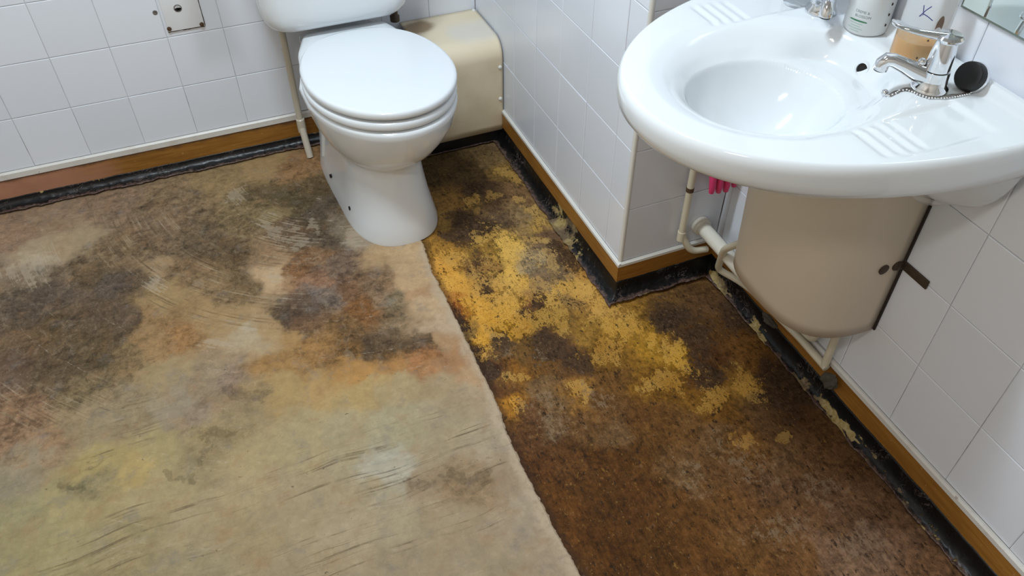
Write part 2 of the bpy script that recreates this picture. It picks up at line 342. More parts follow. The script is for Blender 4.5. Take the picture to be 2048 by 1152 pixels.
# ------------------------------------------------------------------ floor
SAMPLES = [(-1.444,-0.148,150,122,98),(-1.353,-0.113,150,125,100),(-1.19,-0.08,140,115,92),(-1.034,-0.066,135,112,85),(-0.872,-0.064,150,125,88),(-0.721,-0.07,160,132,92),(-0.637,-0.119,145,110,75),(-1.452,-0.3,140,118,95),(-1.403,-0.278,178,158,130),(-1.341,-0.259,165,142,112),(-1.424,-0.435,105,88,72),(-1.341,-0.429,98,82,68),(-1.254,-0.382,112,92,68),(-1.183,-0.474,92,78,66),(-1.137,-0.343,125,102,76),(-1.067,-0.28,125,102,78),(-1.421,-0.586,105,84,62),(-1.33,-0.588,112,90,64),(-1.236,-0.57,98,80,62),(-1.179,-0.613,100,82,64),(-1.44,-0.681,98,78,62),(-1.342,-0.722,105,86,64),(-1.263,-0.686,112,92,66),(-1.278,-0.813,120,102,74),(-1.404,-0.838,136,106,80),(-1.433,-0.885,138,108,82),(-1.362,-0.928,150,120,90),(-1.311,-0.906,152,130,98),(-1.391,-0.999,150,135,110),(-1.42,-1.014,148,134,108),(-1.134,-0.474,130,108,82),(-1.094,-0.449,160,132,98),(-1.066,-0.563,160,132,92),(-1.121,-0.637,150,118,80),(-1.007,-0.484,128,102,74),(-0.963,-0.545,138,112,80),(-0.915,-0.479,118,96,68),(-0.968,-0.368,118,98,74),(-0.896,-0.613,126,102,72),(-0.825,-0.332,125,105,75),(-0.768,-0.331,148,128,90),(-0.723,-0.247,95,80,56),(-0.673,-0.294,82,68,48),(-0.666,-0.398,85,70,52),(-0.715,-0.426,110,88,66),(-0.616,-0.369,110,95,78),(-0.659,-0.495,105,88,70),(-0.579,-0.458,150,132,110),(-0.551,-0.517,158,140,118),(-0.649,-0.252,110,90,62),(-0.799,-0.505,150,122,92),(-0.789,-0.596,196,164,126),(-0.736,-0.597,128,90,58),(-0.677,-0.578,122,92,66),(-0.632,-0.618,112,92,76),(-0.636,-0.741,118,88,64),(-0.699,-0.674,150,112,86),(-0.778,-0.741,90,72,58),(-0.7,-0.734,120,104,92),(-0.766,-0.802,112,84,62),(-0.626,-0.804,120,82,48),(-0.564,-0.77,130,105,80),(-0.527,-0.639,180,150,112),(-0.477,-0.66,190,160,122),(-0.464,-0.751,190,158,120),(-0.456,-0.855,192,162,126),(-0.444,-0.935,188,162,132),(-0.469,-0.81,180,144,108),(-0.522,-0.808,128,110,84),(-0.471,-0.979,175,140,104),(-0.537,-0.721,140,112,84),(-0.666,-0.862,120,90,58),(-0.634,-0.929,86,68,50),(-0.566,-0.957,92,74,54),(-0.505,-0.965,102,82,60),(-0.694,-0.922,130,96,58),(-0.757,-0.878,150,112,68),(-0.694,-0.973,176,132,78),(-0.607,-1.009,166,122,74),(-0.522,-1.018,160,112,72),(-0.47,-1.049,170,128,90),(-0.442,-1.11,180,146,110),(-0.851,-0.925,160,122,76),(-0.982,-0.694,162,132,92),(-0.913,-0.723,165,135,95),(-0.846,-0.769,170,140,100),(-0.784,-0.831,165,130,84),(-1.059,-0.736,150,112,72),(-1.117,-0.729,152,120,82),(-1.187,-0.752,132,108,76),(-0.895,-0.767,178,158,128),(-1.102,-0.821,160,138,102),(-1.029,-0.884,150,130,104),(-0.956,-0.93,142,120,100),(-1.092,-0.952,152,136,112),(-1.021,-0.997,146,126,104),(-1.166,-0.937,146,128,98),(-1.229,-0.94,150,132,102),(-1.194,-0.879,140,122,94),(-0.973,-0.971,150,128,98),(-0.939,-0.969,152,128,92),(-0.862,-0.985,168,140,94),(-0.774,-1.006,175,142,94),(-0.692,-1.056,178,150,102),(-0.602,-1.077,170,148,110),(-0.516,-1.112,168,146,112),(-0.457,-1.184,172,150,120),(-0.807,-0.943,158,122,78),(-1.019,-1.07,148,128,92),(-1.054,-1.097,150,132,98),(-0.982,-1.035,152,132,98),(-1.254,-1.042,166,146,98),(-1.323,-1.104,162,146,104),(-1.389,-1.114,150,138,102),(-1.197,-1.093,172,148,98),(-1.123,-1.056,162,144,102),(-1.163,-1.171,164,146,108),(-1.275,-1.086,140,126,92),(-0.933,-1.134,166,146,108),(-0.848,-1.141,168,150,112),(-0.744,-1.17,166,150,116),(-0.635,-1.186,168,154,122),(-0.532,-1.228,166,148,118),(-0.46,-1.287,170,152,126),(-0.969,-1.225,166,146,110),(-0.874,-1.265,160,142,110),(-0.772,-1.281,166,148,116),(-0.684,-1.278,176,168,148),(-0.627,-1.341,156,134,106),(-0.55,-1.373,148,124,94),(-0.468,-1.393,160,138,112),(-1.076,-1.28,160,142,108),(-0.988,-1.339,158,138,104),(-0.894,-1.366,162,144,112),(-0.8,-1.393,166,148,118),(-0.709,-1.431,164,148,118),(-0.613,-1.459,162,142,112),(-0.516,-1.487,162,142,116),(-0.457,-1.5,168,150,126),(-1.352,-1.212,156,142,102),(-1.217,-1.279,150,134,98),(-1.085,-1.355,152,136,104),(-0.907,-1.429,156,138,108),(-0.73,-1.502,158,140,112),(-0.548,-1.566,160,142,114),(-0.459,-1.603,165,145,120),(-0.253,-0.334,84,66,44),(-0.173,-0.339,90,72,50),(-0.073,-0.294,118,96,68),(-0.024,-0.254,110,88,66),(-0.194,-0.44,88,66,46),(-0.265,-0.463,130,98,56),(-0.206,-0.513,140,110,66),(-0.045,-0.392,130,102,62),(-0.066,-0.519,120,92,66),(-0.143,-0.513,92,70,52),(-0.322,-0.54,140,110,62),(-0.277,-0.583,96,72,48),(-0.233,-0.625,84,64,46),(-0.164,-0.605,96,76,60),(-0.102,-0.606,138,112,80),(-0.071,-0.643,160,128,78),(-0.098,-0.773,128,104,84),(-0.037,-0.706,110,84,68),(-0.119,-0.718,150,122,84),(-0.16,-0.813,150,132,110),(-0.035,-0.799,135,100,64),(-0.383,-0.632,150,110,52),(-0.39,-0.739,196,138,62),(-0.354,-0.796,200,144,62),(-0.339,-0.673,168,122,56),(-0.409,-0.835,180,116,52),(-0.397,-0.879,150,82,36),(-0.409,-0.95,70,42,28),(-0.409,-0.986,78,46,30),(-0.263,-0.705,160,122,60),(-0.212,-0.726,206,166,90),(-0.23,-0.806,206,164,86),(-0.208,-0.857,200,156,82),(-0.281,-0.827,140,104,62),(-0.272,-0.767,110,78,54),(-0.277,-0.889,180,134,66),(-0.338,-0.903,192,136,52),(-0.267,-0.932,186,136,56),(-0.322,-0.967,188,132,42),(-0.159,-0.877,132,106,82),(-0.119,-0.852,130,108,86),(-0.118,-0.914,180,138,72),(-0.09,-0.946,190,146,80),(-0.071,-0.994,182,136,72),(-0.063,-1.036,176,132,70),(-0.045,-0.882,160,112,60),(-0.13,-0.97,96,72,58),(-0.201,-0.94,118,78,52),(-0.166,-0.955,170,128,62),(-0.369,-1.02,196,140,48),(-0.336,-1.034,128,98,70),(-0.294,-0.997,170,122,38),(-0.259,-1.012,150,104,36),(-0.274,-1.077,110,80,44),(-0.195,-1.02,140,106,50),(-0.2,-1.091,106,74,50),(-0.18,-1.134,104,72,48),(-0.117,-1.089,150,112,52),(-0.06,-1.112,168,124,52),(-0.125,-1.157,132,92,38),(-0.409,-1.057,88,48,30),(-0.387,-1.1,76,46,32),(-0.388,-1.165,92,58,34),(-0.328,-1.141,132,88,36),(-0.26,-1.135,116,80,40),(-0.218,-1.186,104,72,44),(-0.366,-1.142,110,76,44),(-0.302,-1.2,116,88,60),(0.008,-1.141,176,130,52),(-0.005,-1.189,168,124,44),(0.083,-1.134,80,60,48),(0.159,-1.128,92,66,44),(0.051,-1.212,150,106,40),(0.057,-1.249,168,122,34),(0.157,-1.202,96,66,38),(0.066,-1.089,110,80,46),(0.126,-1.295,92,60,34),(0.107,-1.235,98,60,32),(0.012,-1.028,150,110,50),(-0.088,-1.24,138,98,38),(-0.059,-1.285,130,90,34),(-0.135,-1.254,110,76,40),(-0.013,-1.32,128,88,34),(0.046,-1.376,132,92,36),(0.152,-1.339,140,100,46),(0.158,-1.391,158,116,54),(0.192,-1.322,118,80,42),(0.221,-1.4,88,62,40),(0.036,-1.433,118,80,36),(0.057,-1.316,110,72,32),(-0.372,-1.219,180,122,44),(-0.352,-1.258,98,66,42),(-0.299,-1.249,116,88,60),(-0.229,-1.262,146,102,48),(-0.194,-1.293,104,72,42),(-0.184,-1.372,108,80,54),(-0.256,-1.342,100,70,42),(-0.328,-1.313,110,84,60),(-0.384,-1.304,92,60,36),(-0.13,-1.365,100,66,34),(-0.109,-1.417,104,70,36),(-0.041,-1.431,104,72,40),(0.009,-1.495,110,80,52),(0.041,-1.522,130,90,50),(0.125,-1.514,100,72,48),(0.193,-1.513,92,64,42),(0.208,-1.563,98,70,46),(0.106,-1.577,108,80,56),(0.154,-1.436,104,76,50),(-0.385,-1.388,90,56,28),(-0.321,-1.427,96,62,32),(-0.247,-1.445,86,54,24),(-0.168,-1.477,92,60,28),(-0.125,-1.548,114,84,56),(-0.06,-1.562,104,72,44),(0.008,-1.59,112,78,50),(0.061,-1.638,110,80,58),(0.159,-1.626,106,76,52),(0.218,-1.65,100,72,50),(-0.396,-1.488,90,56,24),(-0.31,-1.523,80,50,22),(-0.229,-1.544,84,52,24),(-0.165,-1.595,98,64,32),(-0.09,-1.626,104,70,38),(-0.028,-1.677,108,74,44),(0.061,-1.689,112,80,56),(0.144,-1.71,112,82,62),(0.21,-1.738,108,80,60),(-0.414,-1.576,94,58,24),(-0.333,-1.61,82,50,20),(-0.247,-1.657,82,52,22),(-0.157,-1.694,96,62,30),(-0.096,-1.742,108,74,40),(-0.018,-1.763,112,78,48),(0.054,-1.792,122,92,74),(0.131,-1.801,128,100,84),(0.195,-1.828,122,92,74),(0.21,-1.879,118,86,64),(-0.397,-1.651,86,54,24),(-0.293,-1.699,86,54,24),(-0.187,-1.743,96,62,32),(-0.073,-1.79,104,70,40),(0.059,-1.845,124,96,78)]
BLOBS = {'arc':[(-1.065,-0.417,3.7,-2.3,-8.9,-5.0),(-0.934,-0.617,4.6,-1.9,-9.6,-8.9),(-0.758,-0.431,11.6,1.6,3.5,-7.6),(-1.363,-0.809,8.6,0.0,-4.6,-11.1)],'streak':[(-0.711,-1.293,2.9,-0.3,-1.7,-11.8),(-1.122,-1.26,2.6,0.3,-1.2,-14.5),(-0.546,-1.266,5.6,-1.1,-2.3,-12.8),(-0.811,-1.435,3.4,-0.1,-2.3,-23.3),(-1.199,-0.967,8.2,0.5,-2.0,-11.8)],'yel':[(-0.215,-0.769,13.5,-2.0,0.8,-7.8),(-0.348,-0.819,6.5,-11.6,-12.6,-2.1),(-0.346,-0.976,12.1,-11.8,-10.6,-6.1),(-0.291,-0.923,12.1,-4.9,-5.4,-13.2),(-0.098,-0.933,7.1,-11.9,-10.9,-2.0),(-0.063,-1.036,11.7,-21.0,-18.9,-3.3),(-0.191,-0.884,23.4,-10.1,-8.2,-19.9),(-0.139,-0.711,36.9,-15.7,-15.0,-36.5),(-0.065,-0.646,21.5,-20.6,-39.2,-18.1),(-0.094,-0.729,28.0,-21.3,-33.1,-25.8),(-0.108,-0.813,20.5,-20.7,-36.0,-17.6),(-0.067,-0.596,45.1,-19.5,-16.7,-40.2),(-0.064,-0.533,52.0,-21.9,-19.8,-48.5),(-0.215,-0.496,35.6,-13.0,-13.6,-32.8),(-0.139,-0.502,40.4,-11.1,-4.8,-42.4),(-0.248,-0.665,37.3,-14.1,-15.0,-36.3),(-0.041,-1.102,12.7,-20.2,-16.0,-4.4),(0.006,-1.158,46.8,-11.8,0.9,-19.8),(0.052,-1.256,30.2,-0.9,5.5,-18.6),(0.037,-1.224,30.0,-17.8,-8.0,-19.5),(0.157,-1.382,29.8,0.6,5.5,-16.3),(0.057,-1.38,20.7,-13.3,-7.9,-19.1),(-0.366,-1.221,40.4,-16.9,-12.3,-29.7),(-0.229,-1.262,30.2,-14.8,-16.7,-40.2),(-0.352,-1.139,56.4,-22.8,-35.9,-86.5),(-0.32,-1.153,78.1,-33.1,-25.3,-61.2),(0.049,-1.511,48.4,-33.0,-21.0,-50.6),(0.127,-1.53,19.9,-44.0,-71.2,-18.1),(-0.027,-1.298,18.7,-10.9,-8.6,-20.9),(-0.195,-1.02,18.2,-8.3,-7.5,-18.1),(-0.259,-1.012,14.8,-6.3,-7.6,-18.4),(-0.113,-1.161,24.6,-12.6,-8.1,-19.5),(-0.359,-0.731,14.0,-16.4,-15.3,-5.0),(-0.049,-0.891,13.3,-18.8,-36.9,-9.5),(-0.055,-0.416,15.5,-17.8,-31.8,-7.3)],'drk':[(-0.293,-0.822,44.9,-0.9,2.6,-9.3),(-0.188,-0.926,50.9,-1.3,3.6,-12.1),(-0.134,-0.978,17.4,-11.0,-33.3,-44.8),(-0.253,-0.64,13.4,-5.0,-6.0,-14.5),(-0.256,-0.567,16.5,-6.0,-7.2,-17.4),(-0.064,-0.798,12.3,-12.4,-25.0,-11.8),(-0.403,-0.952,47.7,2.1,3.2,-10.4),(-0.398,-1.078,27.2,-2.7,1.0,-16.8),(-0.158,-0.938,35.2,-16.0,-15.0,-36.1),(-0.225,-0.979,16.8,-15.1,-42.1,-28.7),(0.083,-1.134,12.7,-12.5,-13.3,-10.9),(0.116,-1.221,17.6,-10.9,-7.9,-19.0),(-0.218,-1.101,18.7,-8.6,-8.0,-19.3),(-0.172,-1.172,17.2,-8.4,-7.3,-17.7),(-0.18,-0.446,15.7,-5.9,-6.1,-14.8),(-0.327,-1.029,29.2,-11.7,-7.8,-19.0),(0.087,-1.312,18.1,-11.5,-8.5,-20.4),(0.265,-1.172,16.0,-0.2,4.5,-11.8),(0.224,-1.434,13.6,1.4,4.8,-12.1)],'pale':[(-0.16,-0.813,34.9,-3.6,2.0,-9.4),(-0.135,-0.887,39.8,-7.2,1.2,-14.3),(-0.315,-1.243,11.5,-5.1,-9.0,-21.9),(-0.317,-1.317,11.7,-5.4,-4.8,-11.7),(-0.243,-1.125,25.4,-11.5,-12.1,-29.4),(-0.208,-1.271,13.1,-6.5,-8.9,-21.7),(0.029,-1.559,5.5,-8.6,-11.3,-6.3),(-0.115,-1.552,2.4,-15.7,-22.1,1.4),(0.13,-1.68,9.9,-7.7,-5.5,-13.5),(0.122,-1.798,10.2,-8.5,-6.1,-14.8),(-0.102,-0.606,16.0,-6.7,-5.7,-13.8),(-0.325,-1.074,38.3,-15.7,-15.1,-36.2),(-0.01,-1.72,8.4,-6.1,-8.9,-21.7)],'lsp':[(-1.403,-0.278,15.9,4.1,14.2,-34.4),(-0.789,-0.596,21.6,-14.0,-39.6,-24.6),(-0.983,-0.793,28.8,-2.1,-16.3,-58.4),(-0.889,-0.766,51.0,-8.2,-28.1,-69.0),(-0.754,-0.409,50.0,6.8,4.8,-10.1),(-0.71,-0.474,61.2,0.8,2.0,-11.8),(-0.658,-0.425,87.3,-19.3,-5.8,-14.2),(-0.776,-0.376,49.9,6.9,7.0,-14.4),(-0.577,-0.506,20.1,-14.2,-25.5,-14.3),(-0.684,-1.278,23.5,-3.9,-12.8,-55.7),(-1.087,-0.514,39.9,-3.5,-14.6,-35.2),(-0.835,-0.214,34.4,-5.3,-11.5,-27.7),(-1.39,-0.304,20.4,4.2,4.9,-21.9)],'ldk':[(-0.673,-0.294,11.3,-2.3,-4.1,-10.0),(-1.183,-0.474,11.5,-0.6,-4.2,-10.1),(-0.78,-0.75,15.8,-3.2,-10.0,-24.2),(-0.6,-0.943,10.0,-2.8,-9.2,-22.2),(-1.261,-0.598,8.6,-0.3,-3.9,-9.3),(-1.4,-0.445,10.6,0.2,-3.6,-8.8),(-1.014,-1.072,34.6,13.6,27.3,-44.5),(-1.054,-1.097,55.7,7.9,4.1,-60.8),(-1.115,-1.133,49.7,-4.4,-39.4,-95.5),(-1.081,-1.147,82.4,-9.2,-31.6,-76.5),(-0.95,-0.965,15.0,-7.0,-34.8,-34.9),(-1.319,-0.698,7.5,-0.1,-6.2,-15.1),(-0.639,-0.408,11.5,-2.6,-3.5,-8.5),(-1.264,-1.032,50.2,-1.4,-38.3,-93.3),(-1.294,-1.065,34.2,-0.7,-39.9,-96.3),(-0.553,-1.352,15.3,-4.2,-19.5,-65.5),(-0.627,-1.341,19.0,-3.1,-7.7,-40.7),(-0.903,-0.484,6.4,-3.7,-13.8,-8.7)]}

EDGE = [(0, -.398), (-.55, -.398), (-.626, -.3985), (-.73, -.4105), (-.893, -.4095), (-1.0, -.4115), (-1.147, -.412), (-1.232, -.415), (-1.3, -.4235), (-1.42, -.424), (-1.55, -.4235), (-1.656, -.4155), (-3.4, -.40)]
def build_floor():
    xs = np.concatenate([np.arange(XL, -1.52, .05), np.arange(-1.52, -.445, .0048), np.arange(-.445, -.375, .0016), np.arange(-.375, W+.004, .0048)])
    ys = np.concatenate([np.arange(YF, -2.2, .05), np.arange(-2.2, .006, .0048)])
    X, Y = np.meshgrid(xs, ys, indexing='ij')
    ey = np.array([e[0] for e in EDGE])[::-1]; ex = np.array([e[1] for e in EDGE])[::-1]
    edge = np.interp(Y, ey, ex)+.006*(fbm(Y*45, Y*0+2, 77, 5)-.5)
    edge_s = np.interp(Y, ey, ex)
    d = edge-X
    Z = .0035*sstep(0, .0035, d)-.0035+.0022*(fbm(X*30, Y*30, 3, 4)-.5)+.001*(fbm(X*120, Y*120, 5, 3)-.5)
    Z = Z-.0004
    # colour fields from the stain samples
    sm = np.array(SAMPLES, float); sp = sm[:, :2]; sc = np.array([lin(c) for c in sm[:, 2:]])
    left = sp[:, 0] < np.interp(sp[:, 1], ey, ex)
    wx = X+.10*(fbm(X*13, Y*13, 91, 6)-.5)+.03*(fbm(X*60, Y*60, 92, 4)-.5); wy = Y+.10*(fbm(X*13+9, Y*13+4, 95, 6)-.5)+.03*(fbm(X*60+3, Y*60, 96, 4)-.5)
    def field(sel):
        P = sp[sel]; K = sc[sel]; fx = wx.ravel(); fy = wy.ravel(); out = np.zeros((fx.size, 3))
        for a in range(0, fx.size, 20000):
            dd = (fx[a:a+20000, None]-P[None, :, 0])**2+(fy[a:a+20000, None]-P[None, :, 1])**2
            wt = 1/(dd+.020**2)**3.0; out[a:a+20000] = wt@K/wt.sum(1, keepdims=True)
        return out
    cl = field(left); cr = field(~left)
    def blob(name):
        s = np.zeros(X.shape)
        for cx, cy, a, b, c, e in BLOBS[name]:
            u = a*(wx-cx)+b*(wy-cy); v = c*(wx-cx)+e*(wy-cy); s = np.maximum(s, np.exp(-(u*u+v*v)*.75))
        return s.ravel()
    nx, ny = X.shape; idx = np.arange(nx*ny).reshape(nx, ny)
    F = np.stack([idx[:-1, :-1], idx[1:, :-1], idx[1:, 1:], idx[:-1, 1:]], -1).reshape(-1, 4)
    me = bpy.data.meshes.new('floor'); V = np.stack([X.ravel(), Y.ravel(), Z.ravel()], -1).astype(np.float32)
    me.vertices.add(len(V)); me.vertices.foreach_set('co', V.ravel()); me.loops.add(F.size); me.loops.foreach_set('vertex_index', F.ravel().astype(np.int32))
    me.polygons.add(len(F)); me.polygons.foreach_set('loop_start', np.arange(0, F.size, 4, dtype=np.int32)); me.update(calc_edges=True); me.shade_smooth()
    def colattr(n, arr):
        at = me.color_attributes.new(n, 'FLOAT_COLOR', 'POINT'); at.data.foreach_set('color', np.concatenate([arr, np.ones((len(arr), 1))], 1).astype(np.float32).ravel())
    def fattr(n, arr):
        at = me.attributes.new(n, 'FLOAT', 'POINT'); at.data.foreach_set('value', arr.astype(np.float32).ravel())
    colattr('base_left', cl); colattr('base_right', cr)
    for n in BLOBS: fattr(n, blob(n))
    fattr('edge', (edge-X).clip(-.2, .2))
    me.materials.append(floormat())
    return put(bpy.data.objects.new('floor', me), kind='structure')
ARC = (-.465, -.074, 0)
def floormat():
    m = NM('scraped_floor'); o = m.obj()
    A = lambda n: m.attr(n).outputs['Fac']
    nA = m.noise(11, 10, .68); nB = m.noise(70, 8, .7); nF = m.noise(260, 5, .7); nL = m.noise(3.5, 4, .5)
    c0 = m.math('SUBTRACT', nA, .5); c1 = m.math('SUBTRACT', nB, .5); c2 = m.math('SUBTRACT', nF, .5)
    # --- left, screed
    nM = m.noise(30, 10, .72, dist=.4); cM = m.math('SUBTRACT', nM, .5)
    nG = m.noise(135, 6, .72, m.map(o, (1, .75, 1), (0, 0, .15), (5, 1, 0)), .6); cG = m.math('SUBTRACT', nG, .5)
    Lb = m.attr('base_left').outputs['Color']
    bw = m.n('ShaderNodeRGBToBW'); m.set(bw.inputs[0], Lb); lum = bw.outputs[0]
    top = m.ss(lum, .27, .15)                      # the dark scraped zone is the rougher one
    amp = m.mad(top, .85, .32)
    var = m.math('ADD', m.math('ADD', m.math('MULTIPLY', c0, 1.4), m.math('MULTIPLY', c1, 1.2)), m.math('ADD', m.math('MULTIPLY', cG, .75), m.math('MULTIPLY', cM, 2.0)))
    Lc = m.scale(Lb, m.math('ADD', m.math('MULTIPLY', var, amp), m.math('ADD', m.ss(lum, .12, .07, 0, .42), .96)))
    hue = m.noise(17, 6, .65, m.map(o, loc=(11, 3, 0)))
    Lc = m.mix(m.ss(hue, .52, .68, 0, .35), Lc, m.scale((.33, .185, .09), m.mad(nB, .8, .6)))
    Lc = m.mix(m.ss(hue, .46, .30, 0, .40), Lc, m.scale((.20, .175, .155), m.mad(nB, .8, .6)))
    pv = m.map(o, (1, 1.5, 1), (0, 0, .5))
    pD = m.ss(m.noise(24, 9, .74, pv, .7), .52, .575); pL = m.ss(m.noise(27, 9, .74, m.map(o, (1.4, 1, 1), (0, 0, .4), (7, 2, 0)), .7), .54, .60)
    pS = m.ss(m.noise(62, 7, .72, m.map(o, (1.3, 1, 1), (0, 0, .8), (1, 8, 0)), .5), .55, .60)
    Lc = m.mix(m.math('MULTIPLY', pD, m.mad(top, .55, .07)), Lc, m.scale(Lc, .55))
    Lc = m.mix(m.math('MULTIPLY', pS, m.mad(top, .45, .06)), Lc, m.scale(Lc, .60))
    Lc = m.mix(m.math('MULTIPLY', pL, m.mad(top, .55, .10)), Lc, m.mix(.5, m.scale(Lc, 1.35), (.25, .19, .125)))
    warp = m.n('ShaderNodeVectorMath', operation='MULTIPLY_ADD'); m.set(warp.inputs[0], m.noise(4, 2, .5, out=1)); warp.inputs[1].default_value = (.05, .05, 0); m.set(warp.inputs[2], o)
    st1 = m.noise(1, 4, .6, m.map(warp.outputs[0], (3, 130, 5), (0, 0, math.radians(-9))))
    # trowel arcs swept about one point
    q = m.n('ShaderNodeVectorMath', operation='SUBTRACT'); m.set(q.inputs[0], o); q.inputs[1].default_value = ARC
    qx, qy, _ = m.sep(q.outputs[0]); rad = m.math('SQRT', m.math('ADD', m.math('MULTIPLY', qx, qx), m.math('MULTIPLY', qy, qy))); ang = m.math('ARCTAN2', qy, qx)
    cv = m.n('ShaderNodeCombineXYZ'); m.set(cv.inputs[0], m.math('MULTIPLY', rad, 150.0)); m.set(cv.inputs[1], m.math('MULTIPLY', ang, 2.6))
    st2 = m.noise(1, 4, .6, cv.outputs[0])
    nL2 = m.ss(m.noise(5, 4, .6, m.map(o, loc=(3, 7, 0))), .44, .56)
    st = m.n('ShaderNodeMix', data_type='FLOAT'); m.set(st.inputs[0], m.ss(A('arc'), .1, .3)); m.set(st.inputs[2], st1); m.set(st.inputs[3], st2); st = st.outputs[0]
    sm_ = m.math('MULTIPLY', m.ss(nA, .40, .58), m.ss(m.math('ADD', m.math('MAXIMUM', A('arc'), A('streak')), m.mad(nL, 1.2, -.6)), .18, .6))
    Lc = m.mix(m.math('MULTIPLY', m.ss(st, .54, .66, 0, .62), sm_), Lc, (.36, .28, .18))
    Lc = m.mix(m.math('MULTIPLY', m.ss(st, .46, .36, 0, .62), sm_), Lc, (.10, .065, .036))
    ldk = m.ss(m.math('ADD', A('ldk'), m.math('ADD', m.math('MULTIPLY', c0, 1.5), m.math('ADD', m.math('MULTIPLY', c1, .8), m.math('MULTIPLY', cM, 2.2)))), .46, .66, 0, .45)
    Lc = m.mix(ldk, Lc, m.scale(Lc, m.mad(nG, 1.3, -.25)))
    lsp = m.ss(m.math('ADD', A('lsp'), m.math('ADD', m.math('MULTIPLY', c0, 1.0), m.math('ADD', m.math('MULTIPLY', c1, 1.6), m.math('MULTIPLY', m.math('SUBTRACT', st2, .5), 3.2)))),   .56, .72, 0, .42)
    Lc = m.mix(lsp, Lc, (.44, .36, .26))
    spk = m.ss(m.noise(150, 3, .6), .70, .74, 0, .5); Lc = m.mix(spk, Lc, (.46, .42, .35))
    spd = m.math('MULTIPLY', m.ss(m.noise(85, 5, .65, m.map(o, loc=(4, 2, 1))), .64, .69, 0, .75), m.ss(nA, .47, .58)); Lc = m.mix(spd, Lc, (.075, .05, .032))
    # --- right, old glue on dark boards
    Rb = m.attr('base_right').outputs['Color']
    sy = m.noise(1, 6, .68, m.map(warp.outputs[0], (120, 16, 5), (0, 0, math.radians(8)))); c3 = m.math('SUBTRACT', sy, .5)
    Rc = m.scale(Rb, m.math('ADD', m.math('ADD', m.mad(c0, 1.5, 1.12), m.math('MULTIPLY', c1, 1.9)), m.math('ADD', m.math('MULTIPLY', c3, 1.6), m.math('ADD', m.math('MULTIPLY', cG, 2.6), m.math('MULTIPLY', cM, 1.8)))))
    fine = m.math('ADD', m.math('MULTIPLY', c1, 1.1), m.math('ADD', m.math('MULTIPLY', c3, 1.1), m.math('ADD', m.math('MULTIPLY', cM, 1.3), m.math('MULTIPLY', cG, 1.3))))
    drk = m.ss(m.math('ADD', A('drk'), m.math('ADD', m.math('MULTIPLY', c0, .8), fine)), .46, .55, 0, .85)
    Rc = m.mix(drk, Rc, m.mix(m.ss(nG, .3, .7), (.022, .012, .007), (.105, .062, .040)))
    yl = m.ss(m.math('ADD', A('yel'), m.math('ADD', m.math('MULTIPLY', c0, 1.2), m.math('MULTIPLY', fine, 1.0))), .54, .565)
    pit = m.ss(m.math('ADD', nF, m.math('MULTIPLY', c1, .9)), .58, .62)
    yl = m.math('MULTIPLY', yl, m.math('SUBTRACT', 1.0, m.math('MULTIPLY', pit, .85)))
    # flake colour follows the local stain so the amber patches stay amber
    yc = m.mix(.34, Rb, m.mix(m.ss(nA, .35, .65), (.44, .235, .045), (.58, .375, .115)))
    yc = m.scale(yc, m.math('ADD', m.mad(nB, .5, 1.12), m.math('MULTIPLY', c3, .6)))
    Rc = m.mix(m.math('MULTIPLY', yl, .9), m.scale(Rc, .9), yc)
    pal = m.ss(m.math('ADD', m.math('MULTIPLY', A('pale'), .8), m.math('ADD', m.math('MULTIPLY', c1, 2.4), m.math('ADD', m.math('MULTIPLY', c2, 1.6), m.math('MULTIPLY', c3, 1.0)))), .74, .92, 0, .5)
    Rc = m.mix(pal, Rc, (.27, .20, .145))
    spy = m.ss(m.noise(120, 4, .65, m.map(o, (1, .6, 1), loc=(1, 5, 2))), .63, .68, 0, .75); Rc = m.mix(spy, Rc, (.27, .15, .045))
    spb = m.ss(m.noise(100, 5, .65, m.map(o, (1, .5, 1), loc=(8, 5, 2))), .60, .66, 0, .8); Rc = m.mix(spb, Rc, (.022, .013, .008))
    spw = m.ss(m.noise(210, 3, .6, m.map(o, (1, .7, 1), loc=(2, 9, 2))), .70, .73, 0, .6); Rc = m.mix(spw, Rc, (.40, .34, .25))
    Rc = m.mix(1.0, Rc, (1.0, .975, .84), 'MULTIPLY')
    # --- the ragged step between both
    e = A('edge'); en = m.math('ADD', e, m.mad(nB, .012, -.006))
    band = m.math('MULTIPLY', m.ss(m.math('ADD', e, m.mad(nA, .09, -.045)), .034, .006), m.ss(nB, .30, .55, .25, .8)); Lc = m.mix(band, Lc, (.50, .385, .27))
    Rc = m.mix(m.ss(m.math('ADD', e, m.mad(nA, .03, -.015)), -.022, -.003, 0, .6), Rc, (.040, .020, .011))
    f = m.ss(en, -.0006, .0006)
    m.col(m.mix(f, Rc, Lc))
    rr = m.math('ADD', m.mad(c1, .5, .42), m.math('MULTIPLY', c0, .5)); rl = m.mad(c1, .4, .60)
    mx = m.n('ShaderNodeMix', data_type='FLOAT'); m.set(mx.inputs[0], f); m.set(mx.inputs[2], rr); m.set(mx.inputs[3], rl); m.rough(mx.outputs[0]); shiny = m.math('MULTIPLY', m.ss(nG, .58, .68), m.ss(nA, .45, .6)); m.inp('Specular IOR Level', m.mad(shiny, .5, .10))
    hR = m.math('ADD', m.math('ADD', m.math('MULTIPLY', yl, .55), m.math('MULTIPLY', nB, .9)), m.math('ADD', m.math('MULTIPLY', nG, .8), m.math('MULTIPLY', sy, .6)))
    hL = m.math('ADD', m.math('ADD', m.math('MULTIPLY', nB, .45), m.math('MULTIPLY', nF, .3)), m.math('ADD', m.math('MULTIPLY', st, .6), m.math('MULTIPLY', ldk, -.3)))
    mh = m.n('ShaderNodeMix', data_type='FLOAT'); m.set(mh.inputs[0], f); m.set(mh.inputs[2], hR); m.set(mh.inputs[3], hL)
    m.bump(mh.outputs[0], .0022, .8)
